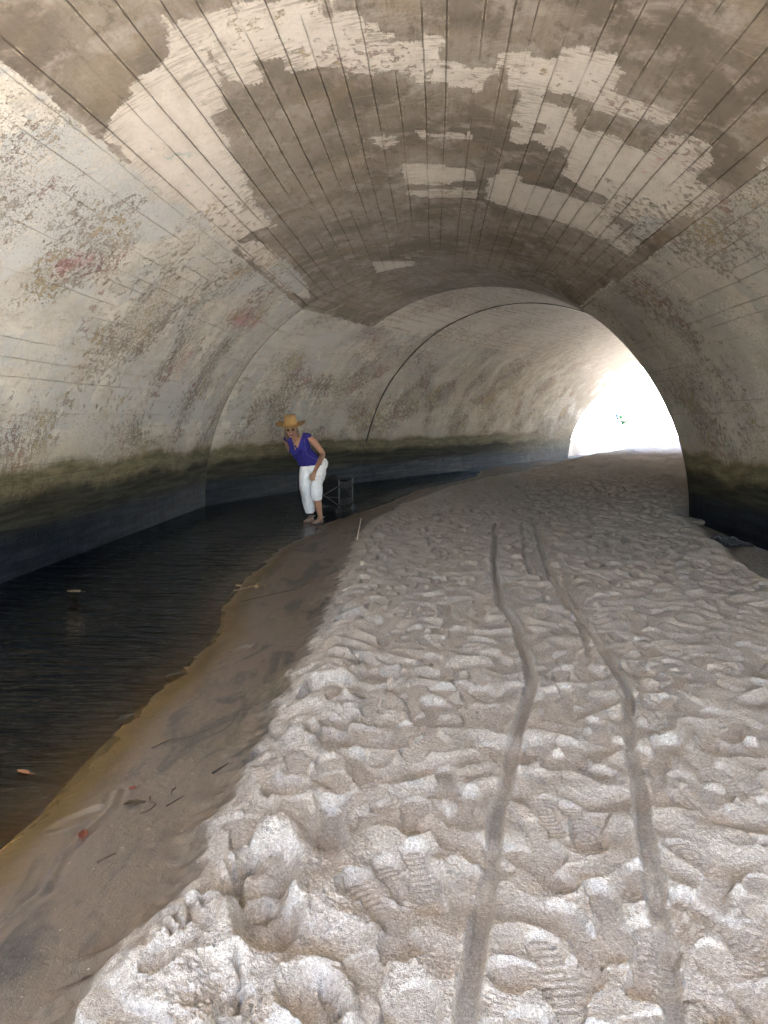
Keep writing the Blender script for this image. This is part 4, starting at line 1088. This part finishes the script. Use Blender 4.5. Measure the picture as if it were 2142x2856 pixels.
# ------------------------------------------------------------------ folding wagon
def build_wagon():
    k1 = Vector((-1.585, 12.66, -.035))
    root = empty('folding_wagon', k1)
    tag(root, 'black folding fabric wagon with steel frame, standing in the stream behind the woman', 'wagon')
    eW = Vector((.43, .90, 0)).normalized(); eL = Vector((-.90, .43, 0)).normalized()
    Wd, Ln, z0, z1 = .43, .60, .115, .575
    def Q(l, w, z): return eL * l + eW * w + Vector((0, 0, z))
    fab = cloth_material('black_canvas', (.010, .010, .012), 600, .75)
    fab2 = cloth_material('grey_canvas', (.018, .018, .021), 600, .6)
    met = simple_mat('dark_steel', (.11, .11, .12), .45, .2, 40, .1, .001, metal=.8)
    pl = simple_mat('black_plastic', (.012, .012, .012), .5, .2, 40)
    # canvas tub: four sagging sides and a floor
    def sheet(name, a, b, c, d, mat, bow, parent=root, nu=16, nv=10, ph=0.0):
        a, b, c, d = map(Vector, (a, b, c, d)); nrm = (b - a).cross(d - a).normalized()
        vs, fs = [], []
        for i in range(nv + 1):
            for j in range(nu + 1):
                u, v = j / nu, i / nv
                p = (a * (1 - u) + b * u) * (1 - v) + (d * (1 - u) + c * u) * v
                p = p + nrm * (bow * math.sin(math.pi * u) * math.sin(math.pi * v) + .006 * math.sin(9 * u + 5 * v + ph) * math.sin(math.pi * v) + .004 * math.sin(23 * u - 9 * v))
                p.z -= .022 * math.sin(math.pi * u) * v
                vs.append(p)
        for i in range(nv):
            for j in range(nu):
                q = i * (nu + 1) + j
                fs.append((q, q + 1, q + nu + 2, q + nu + 1))
        o = mesh_obj(name, vs, fs, mat, parent)
        s = o.modifiers.new('t', 'SOLIDIFY'); s.thickness = .004
        return o
    i_ = .018
    sheet('side_panel', Q(i_, i_, z0 + .03), Q(Ln - i_, i_, z0 + .03), Q(Ln - i_, i_, z1 - .01), Q(i_, i_, z1 - .01), fab, -.012)
    sheet('side_panel', Q(i_, Wd - i_, z0 + .03), Q(Ln - i_, Wd - i_, z0 + .03), Q(Ln - i_, Wd - i_, z1 - .01), Q(i_, Wd - i_, z1 - .01), fab, .012, ph=2)
    e = sheet('end_panel', Q(i_, i_, z0 + .03), Q(i_, Wd - i_, z0 + .03), Q(i_, Wd - i_, z1 - .02), Q(i_, i_, z1 - .02), fab2, .014, ph=1)
    sheet('mesh_pocket', Q(-.004, .05, z0 + .14), Q(-.004, Wd - .04, z0 + .14), Q(-.012, Wd - .04, z0 + .33), Q(-.012, .05, z0 + .33), fab, .02, e)
    sheet('end_panel', Q(Ln - i_, i_, z0 + .03), Q(Ln - i_, Wd - i_, z0 + .03), Q(Ln - i_, Wd - i_, z1 - .02), Q(Ln - i_, i_, z1 - .02), fab, -.014, ph=4)
    sheet('wagon_floor', Q(i_, i_, z0 + .035), Q(Ln - i_, i_, z0 + .035), Q(Ln - i_, Wd - i_, z0 + .035), Q(i_, Wd - i_, z0 + .035), fab, -.01)
    for l in (0, Ln):
        for w in (0, Wd):
            bm = bmesh.new()
            ring_tube(bm, [Q(l, w, .09), Q(l, w, z1 + .012)], [.0105, .0105], 12)
            post = bm_obj('post', bm, met, root)
            bm = bmesh.new(); ball(bm, Q(l, w, z1 + .016), (.0145, .0145, .012)); bm_obj('post_cap', bm, pl, post)
            for zb in (z0 + .05, z1 - .11):
                bm = bmesh.new(); ball(bm, Q(l, w, zb), (.017, .017, .022)); bm_obj('slide_bracket', bm, pl, post)
            # wheel
            bm = bmesh.new()
            c = Q(l, w, .062) + eW * (.028 if w else -.028)
            rows = []
            for a in range(28):
                an = 2 * math.pi * a / 28; d = eL * math.cos(an) + Vector((0, 0, 1)) * math.sin(an)
                rows.append([bm.verts.new(c + d * r + eW * o_) for r, o_ in ((.040, -.022), (.056, -.026), (.062, -.015), (.062, .015), (.056, .026), (.040, .022))])
            for a in range(28):
                for q in range(6): bm.faces.new((rows[a][q], rows[(a + 1) % 28][q], rows[(a + 1) % 28][(q + 1) % 6], rows[a][(q + 1) % 6]))
            wh = bm_obj('wheel', bm, pl, root)
            bm = bmesh.new()
            ring_tube(bm, [c - eW * .02, c + eW * .02], [.041, .041], 20, eL); bm_obj('hub', bm, simple_mat('grey_hub', (.06, .06, .065), .5), wh)
    # scissor bars
    for w, sg in ((-.014, 1), (Wd + .014, 1)):
        for (a, b) in ((.02, .58), (.58, .02)):
            bm = bmesh.new()
            ring_tube(bm, [Q(a, w + (.004 if a < .1 else -.004), z0 + .05), Q(b, w + (.004 if a < .1 else -.004), z1 - .11)], [.0072, .0072], 8); bm_obj('scissor_bar', bm, met, root)
        bm = bmesh.new(); ring_tube(bm, [Q(.0, w, z0 + .17), Q(Ln, w, z0 + .17)], [.004, .004], 8); bm_obj('rail', bm, met, root)
    for (a, b) in ((.02, Wd - .02), (Wd - .02, .02)):
        bm = bmesh.new(); ring_tube(bm, [Q(.03, a, z0 + .04), Q(.03, b, z0 + .3)], [.006, .006], 8); bm_obj('scissor_bar', bm, met, root)
    for (p, q) in ((Q(0, 0, z1), Q(Ln, 0, z1)), (Q(0, Wd, z1), Q(Ln, Wd, z1)), (Q(0, 0, z0 + .02), Q(0, Wd, z0 + .02))):
        bm = bmesh.new(); mid = (p + q) / 2 - Vector((0, 0, .02)); stube(bm, [p, mid, q], [.006] * 3, 8); bm_obj('hem_cord', bm, fab, root)
    # load: a dark rolled blanket and a tan bag
    bm = bmesh.new()
    c0 = k1 + Q(.30, .14, .50); c1 = k1 + Q(.34, .36, .56)
    stube(bm, [c0 - eW * .06 + Vector((0, 0, -.05)), c0, c1, c1 + eW * .05], [.06, .082, .080, .055], 18, (0, 0, 1), 5)
    o = fuse('rolled_blanket', bm, cloth_material('charcoal_cloth', (.020, .020, .024), 400), .008, None, 2)
    tag(o, 'charcoal rolled blanket sticking out of the top of the black wagon', 'blanket')
    bm = bmesh.new()
    c = k1 + Q(.42, .12, .42); ball(bm, c, (.07, .06, .10)); ball(bm, c + Vector((0, 0, .09)), (.035, .03, .03))
    o = fuse('beach_bag', bm, cloth_material('tan_cloth', (.33, .25, .17), 300), .008, None, 2, lambda co, no: co + no * (.005 * noise2(co[:, 0] * 30, co[:, 2] * 30, 240))[:, None])
    tag(o, 'small tan cloth bag tucked in the wagon beside the rolled blanket', 'bag')

build_woman()
build_wagon()
# ------------------------------------------------------------------ the sunbather out on the beach
def build_beachgoer():
    bx, by = 10.25, 43.4
    z = ground_z(bx, by)
    ch = empty('beach_chair', (bx, by, z))
    tag(ch, 'low blue folding beach chair on the bright sand far outside the tunnel mouth', 'chair')
    blue = cloth_material('deep_blue_canvas', (.002, .0085, .017), 300, spec=0)
    met = simple_mat('white_tube', (.55, .55, .55), .4)
    bm = bmesh.new()
    # backrest: rounded sling leaning back to the left
    pts = [(-.10, 0, .17), (-.20, 0, .38), (-.30, 0, .62), (-.33, 0, .74), (-.34, 0, .80)]
    ring_tube(bm, *spline(pts, [(.25, .02), (.27, .022), (.26, .03), (.22, .03), (.12, .02)], 4), 20, (0, 1, 0))
    bm_obj('backrest', bm, blue, ch)
    bm = bmesh.new()
    ring_tube(bm, *spline([(-.12, 0, .18), (.10, 0, .15), (.36, 0, .20)], [(.25, .018), (.26, .02), (.25, .016)], 4), 20, (0, 1, 0))
    bm_obj('seat', bm, blue, ch)
    for s in (-1, 1):
        for path in ([(-.34, s * .27, .78), (-.10, s * .27, .18), (.05, s * .27, .0)], [(.37, s * .26, .21), (.12, s * .26, .12), (-.22, s * .26, .0)]):
            bm = bmesh.new(); stube(bm, path, [.012] * 3, 8); bm_obj('leg', bm, met, ch)
        bm = bmesh.new(); stube(bm, [(-.22, s * .29, .40), (.02, s * .30, .38), (.20, s * .29, .36)], [(.022, .012)] * 3, 8); bm_obj('armrest', bm, met, ch)
    p = empty('person', (bx, by, z))
    tag(p, 'person in a green top reclining in the blue beach chair out in the glare', 'person')
    skin = skin_material('fair_skin', (.42, .25, .18))
    bm = bmesh.new()
    ball(bm, (-.02, 0, .83), (.095, .075, .105)); ball(bm, (.025, 0, .79), (.06, .055, .06)); ball(bm, (.085, 0, .82), (.018, .012, .02))
    for s in (-1, 1): ball(bm, (-.02, s * .076, .82), (.02, .01, .03))
    stube(bm, [(-.03, 0, .78), (-.07, 0, .68), (-.09, 0, .60)], [.05, .05, .08], 14)
    stube(bm, [(-.09, 0, .64), (-.08, 0, .52), (-.03, 0, .34), (.02, 0, .25)], [(.12, .07), (.17, .10), (.15, .11), (.16, .10)], 20, (0, 1, 0))
    for s in (-1, 1):
        stube(bm, [(.02, s * .09, .26), (.28, s * .10, .33), (.44, s * .11, .40), (.62, s * .12, .22), (.80, s * .12, .07)], [.085, .078, .058, .052, .036], 14, (0, 1, 0))
        stube(bm, [(.78, s * .12, .05), (.84, s * .125, .06), (.88, s * .13, .16), (.89, s * .13, .22)], [.032, .036, .036, .018], 12, (0, 1, 0))
        stube(bm, [(-.09, s * .16, .58), (-.02, s * .24, .44), (.06, s * .26, .40), (.22, s * .27, .42)], [.05, .042, .038, .026], 12, (0, 0, 1))
        stube(bm, [(.21, s * .27, .42), (.26, s * .27, .425), (.29, s * .27, .42)], [(.032, .015), (.038, .014), (.036, .012)], 10, (0, 1, 0))
        for q in range(4):
            y0 = s * .27 + (.027 - .018 * q)
            stube(bm, [(.285, y0, .42), (.325 - abs(q - 1.3) * .006, y0, .418), (.345 - abs(q - 1.3) * .009, y0, .402)], [.0095, .009, .007], 8, (0, 1, 0), 2)
        stube(bm, [(.235, s * .27 - s * .03, .42), (.26, s * .27 - s * .052, .425), (.29, s * .27 - s * .058, .418)], [.011, .010, .008], 8, (0, 0, 1), 2)
    fuse('body', bm, skin, .0075, p, 2)
    green = cloth_material('green_cotton', (.004, .012, .006), 300, spec=0)
    bm = bmesh.new()
    stube(bm, [(-.095, 0, .645), (-.08, 0, .52), (-.03, 0, .34), (.03, 0, .24)], [(.14, .085), (.185, .118), (.168, .128), (.18, .12)], 22, (0, 1, 0))
    for s in (-1, 1): stube(bm, [(-.09, s * .15, .60), (-.04, s * .23, .48)], [.064, .058], 12, (0, 0, 1))
    for s in (-1, 1): stube(bm, [(.0, s * .09, .25), (.22, s * .10, .32), (.32, s * .105, .355)], [.10, .096, .085], 14, (0, 1, 0))
    fuse('green_clothes', bm, green, .010, p, 3)
    bm = bmesh.new(); ball(bm, (-.045, 0, .855), (.095, .082, .095)); ball(bm, (-.07, 0, .80), (.06, .07, .08))
    bm_obj('hair', bm, simple_mat('sandy_hair', (.03, .02, .013), .6, .3, 60), p)
    # a bag by the feet
    x2, y2 = bx + 1.15, by - .2
    z2 = ground_z(x2, y2)
    bm = bmesh.new(); ball(bm, (x2, y2, z2 + .10), (.16, .10, .12)); ball(bm, (x2 + .02, y2, z2 + .2), (.10, .07, .05)); torus_bm(bm, (x2, y2, z2 + .24), .07, .09, .012, (1, 0, 0), (0, 0, 1))
    o = fuse('beach_bag', bm, cloth_material('slate_cloth', (.06, .07, .09), 300), .008, None, 2)
    tag(o, 'dark slate bag on the bright beach sand beyond the sunbather feet', 'bag')

build_beachgoer()

# ------------------------------------------------------------------ litter on the sand and in the stream
def leaf(name, loc, L, Wd, ang, curl, mat, label, stem=True, tilt=(0, 0)):
    vs, fs = [], []; n, m = 12, 6
    for i in range(n + 1):
        u = i / n
        w = Wd * (math.sin(math.pi * u ** .8) ** .8) * .5 + .0006
        for j in range(m + 1):
            v = j / m * 2 - 1
            z = curl * L * (v * v * .55 * (w / (Wd * .5)) + .5 * (u - .5) ** 2 * 2) + .012 * L * math.sin(u * 17 + v * 3)
            vs.append((v * w, (u - .5) * L, z))
    for i in range(n):
        for j in range(m):
            q = i * (m + 1) + j; fs.append((q, q + 1, q + m + 2, q + m + 1))
    o = mesh_obj(name, vs, fs, mat)
    s = o.modifiers.new('t', 'SOLIDIFY'); s.thickness = .0012
    o.location = loc; o.rotation_euler = (tilt[0], tilt[1], ang)
    if stem:
        bm = bmesh.new(); stube(bm, [(0, -L * .5, .5 * curl * L * .5), (L * .03, -L * .66, curl * L * .4), (L * .10, -L * .82, curl * L * .3)], [.0022, .002, .0016], 6)
        bm_obj('stem', bm, mat, o)
    return tag(o, label, 'leaf')

def leaf_mat(name, c):
    k = NT(name); v = k.obj(); s = k.sep(v)
    vein = k.sub(1.0, k.step(.0, .004, k.math('ABSOLUTE', s[0])))
    col = k.mix(k.noise(v, 60, 4, .6), tuple(x * .55 for x in c), tuple(min(1, x * 1.3) for x in c))
    col = k.mix(k.mul(vein, .5), col, tuple(x * .4 for x in c))
    return k.done(k.bsdf(col, .45, k.bump(k.noise(v, 120, 3), .4, .002), .4))

RED = leaf_mat('red_leaf', (.17, .05, .028)); ORG = leaf_mat('orange_leaf', (.28, .11, .035)); TANL = leaf_mat('tan_leaf', (.26, .17, .09)); DRK = leaf_mat('dark_leaf', (.05, .038, .02))
def gz(x, y, d=.004): return (x, y, ground_z(x, y) + d)
leaf('leaf', gz(-1.27, 2.57, .010), .068, .036, .35, .28, RED, 'curled red leaf with a stub of stem lying on the wet sand')
leaf('leaf', gz(-1.23, 2.93, .006), .034, .022, 1.9, .4, RED, 'tiny reddish leaf curled on the damp sand above the larger red one', False)
leaf('leaf', (-1.80, 3.12, .004), .075, .024, 1.2, .12, ORG, 'narrow orange leaf floating at the near edge of the dark water')
leaf('leaf', (-3.24, 6.6, .006), .15, .085, 1.3, .10, TANL, 'broad tan leaf floating out on the dark stream')
leaf('leaf', gz(-1.55, 4.42, .006), .15, .035, -.9, .12, DRK, 'long dark sodden leaf stranded at the waterline')
leaf('leaf', gz(-1.52, 4.50, .014), .055, .032, .8, .35, TANL, 'small pale brown leaf resting on the dark stranded leaf', False)
leaf('leaf', gz(-1.585, 3.74, .010), .10, .04, -.5, .3, DRK, 'dark curled leaf half sunk in the sand at the water edge')
leaf('leaf', gz(-1.17, 2.80, .006), .085, .035, -1.2, .2, DRK, 'brownish grey leaf half buried in the damp sand below the twigs', False)

bark = simple_mat('wet_twig', (.055, .040, .026), .7, .3, 80, .5, .002)
pale = simple_mat('bleached_reed', (.66, .60, .47), .7, .2, 60, .4, .002)
def twig(name, pts, r, mat, label, cat='twig', lift=.004, onwater=False):
    o_ = Vector((pts[0][0], pts[0][1], 0)); P_ = []
    for q in pts:
        z = (q[2] if len(q) > 2 else 0) + (ground_z(q[0], q[1]) if not onwater else 0) + lift
        P_.append(Vector((q[0] - o_.x, q[1] - o_.y, z)))
    bm = bmesh.new(); rad = [r * (1 - .5 * i / (len(P_) - 1)) for i in range(len(P_))]
    stube(bm, P_, rad, 8)
    o = bm_obj(name, bm, mat); o.location = o_
    return tag(o, label, cat)
twig('reed', [(-.935, 9.20, -.02), (-.915, 9.21, .10), (-.885, 9.22, .235)], .0075, pale, 'short pale reed standing upright in the dry sand of the bank', 'reed')
twig('twig', [(-1.30, 3.33), (-1.24, 3.42), (-1.16, 3.44), (-1.10, 3.52)], .0026, bark, 'thin dark twig curving across the damp sand beside a grey streak')
twig('twig', [(-1.13, 2.86), (-1.115, 2.82), (-1.085, 2.80), (-1.095, 2.75), (-1.12, 2.725)], .0028, bark, 'dark S shaped twig on the damp sand')
twig('twig', [(-1.05, 2.93), (-1.055, 2.90), (-1.045, 2.87)], .0026, bark, 'very short hooked twig just beyond the S shaped one')
twig('twig', [(-1.035, 2.78), (-.99, 2.86)], .003, bark, 'short straight twig pointing at the dry bank')
twig('twig', [(-1.14, 2.395), (-1.10, 2.45)], .004, bark, 'stubby brown twig on the blue grey streak of sand')
twig('twig', [(-.93, 3.05), (-.88, 3.12)], .005, bark, 'dark stick end poking out of the foot of the dry bank')
twig('twig', [(-1.62, 6.25), (-1.36, 6.50), (-1.2, 6.62), (-1.18, 6.8), (-1.10, 6.95)], .0028, bark, 'long wiry dark twig trailing up to the dry sand')
b = twig('branch', [(-1.80, 6.70, .01), (-1.66, 6.73, .018), (-1.52, 6.84, .012)], .006, TANL, 'small broken branch with dead leaves lying on the wet bank', 'branch')
for i in range(6):
    vs = [(0, 0, 0), (.018, .03, .012), (0, .075, .006), (-.018, .03, .014), (0, .035, .0)]
    lf = mesh_obj('dead_leaf', vs, [(0, 1, 4), (1, 2, 4), (2, 3, 4), (3, 0, 4)], TANL, b)
    s = lf.modifiers.new('t', 'SOLIDIFY'); s.thickness = .002
    lf.location = (.03 + .05 * i, .01 + .012 * i * (i % 2), .035 + ground_z(-1.7, 6.74)); lf.rotation_euler = (0, .4 * i, 1.9 * i)

def build_seaweed():
    cx, cy = 3.38, 9.2; z = ground_z(cx, cy)
    k = NT('dried_kelp'); v = k.obj()
    m = k.done(k.bsdf(k.mix(k.noise(v, 30, 4, .6), (.008, .008, .010), (.030, .030, .034)), .5, k.bump(k.noise(v, 90, 3), .5, .003), .35))
    bm = bmesh.new(); rs = random.Random(4)
    for i in range(170):
        a = rs.uniform(0, 6.28); d = rs.random() ** .6
        x, y = .30 * d * math.cos(a), .13 * d * math.sin(a)
        h = .10 * (1 - d * d) * rs.uniform(.3, 1)
        b_ = rs.uniform(0, 6.28); L_ = rs.uniform(.05, .16)
        dx, dy = L_ * math.cos(b_), L_ * .5 * math.sin(b_)
        p = [(x, y, .004), (x + dx * .4, y + dy * .4, h + .012), (x + dx * .8, y + dy * .8, h * .7 + .006), (x + dx, y + dy, .004)]
        stube(bm, p, [(.010, .002), (.013, .003), (.010, .002), (.004, .002)], 6, (0, 0, 1), 3)
    stube(bm, [(-.25, 0, .01), (-.40, .03, .008), (-.52, .05, .01)], [.010, .007, .003], 6)
    o = bm_obj('seaweed', bm, m); o.location = (cx, cy, z - .003)
    tag(o, 'matted clump of black dried seaweed on the damp sand by the right wall', 'seaweed')
    bm = bmesh.new(); 
    stube(bm, [(0, 0, 0), (.10, .05, .004), (.22, .03, .002), (.30, .10, .004), (.20, .16, .003), (.05, .12, .003), (-.06, .04, .0)], [.006, .006, .005, .005, .005, .004, .003], 6, (0, 0, 1))
    o = bm_obj('seaweed_strand', bm, m); o.location = gz(3.55, 8.25, .005)
    tag(o, 'thin looping strand of black seaweed nearer the camera than the clump', 'seaweed')
build_seaweed()
bm = bmesh.new(); ball(bm, (0, 0, .02), (.14, .10, .055)); ball(bm, (.14, -.12, .01), (.11, .12, .04)); ball(bm, (-.10, .05, .04), (.07, .07, .06))
o = fuse('sand_lump', bm, simple_mat('damp_sand', (.19, .165, .135), .95, .25, 90, .8, .004, 0.0, .1), .012, None, 3, lambda co, no: co + no * (.012 * noise2(co[:, 0] * 14, co[:, 1] * 14 + co[:, 2] * 9, 260))[:, None])
o.location = gz(3.72, 11.55, -.02); tag(o, 'rounded lump of sand drifted against the far foot of the right wall', 'sand lump')

# ------------------------------------------------------------------ light, sky, camera
SUN_EL, SUN_AZ = R(60), R(-124)     # azimuth from +y towards +x: sun stands to the left
world = bpy.data.worlds.new('World'); sc.world = world; world.use_nodes = True
nt = world.node_tree
bg = nt.nodes.get('Background') or nt.nodes.new('ShaderNodeBackground')
sky = nt.nodes.new('ShaderNodeTexSky'); sky.sky_type = 'NISHITA'; sky.sun_disc = False
sky.sun_elevation = SUN_EL; sky.sun_rotation = SUN_AZ; sky.air_density = 1.0; sky.dust_density = 1.2
nt.links.new(sky.outputs[0], bg.inputs['Color']); bg.inputs['Strength'].default_value = .056
sl = bpy.data.lights.new('sun', 'SUN'); sl.energy = 5.0; sl.angle = R(.5); sl.color = (1, .98, .955)
so = bpy.data.objects.new('sun', sl); COL.objects.link(so)
d = Vector((math.sin(SUN_AZ) * math.cos(SUN_EL), math.cos(SUN_AZ) * math.cos(SUN_EL), math.sin(SUN_EL)))
so.rotation_euler = d.to_track_quat('Z', 'Y').to_euler(); so.location = (-20, 10, 30)

cd = bpy.data.cameras.new('camera'); cam = bpy.data.objects.new('camera', cd); COL.objects.link(cam)
cam.location = (0, 0, 1.55); cam.rotation_euler = (R(90 - 6.896), 0, R(3.776))
cd.sensor_fit = 'HORIZONTAL'; cd.sensor_width = 36; cd.lens = 36.07
cd.clip_start = .02; cd.clip_end = 3000
sc.camera = cam
sc.render.resolution_x, sc.render.resolution_y = 768, 1024
sc.view_settings.view_transform = 'Standard'; sc.view_settings.look = 'None'
sc.view_settings.gamma = 1; sc.view_settings.use_curve_mapping = False
sc.view_settings.exposure = 5.8
cy = sc.cycles
cy.use_adaptive_sampling = True; cy.adaptive_threshold = .03
cy.max_bounces = 8; cy.diffuse_bounces = 6; cy.glossy_bounces = 4; cy.transparent_max_bounces = 8
cy.use_denoising = True; cy.caustics_reflective = False; cy.caustics_refractive = False
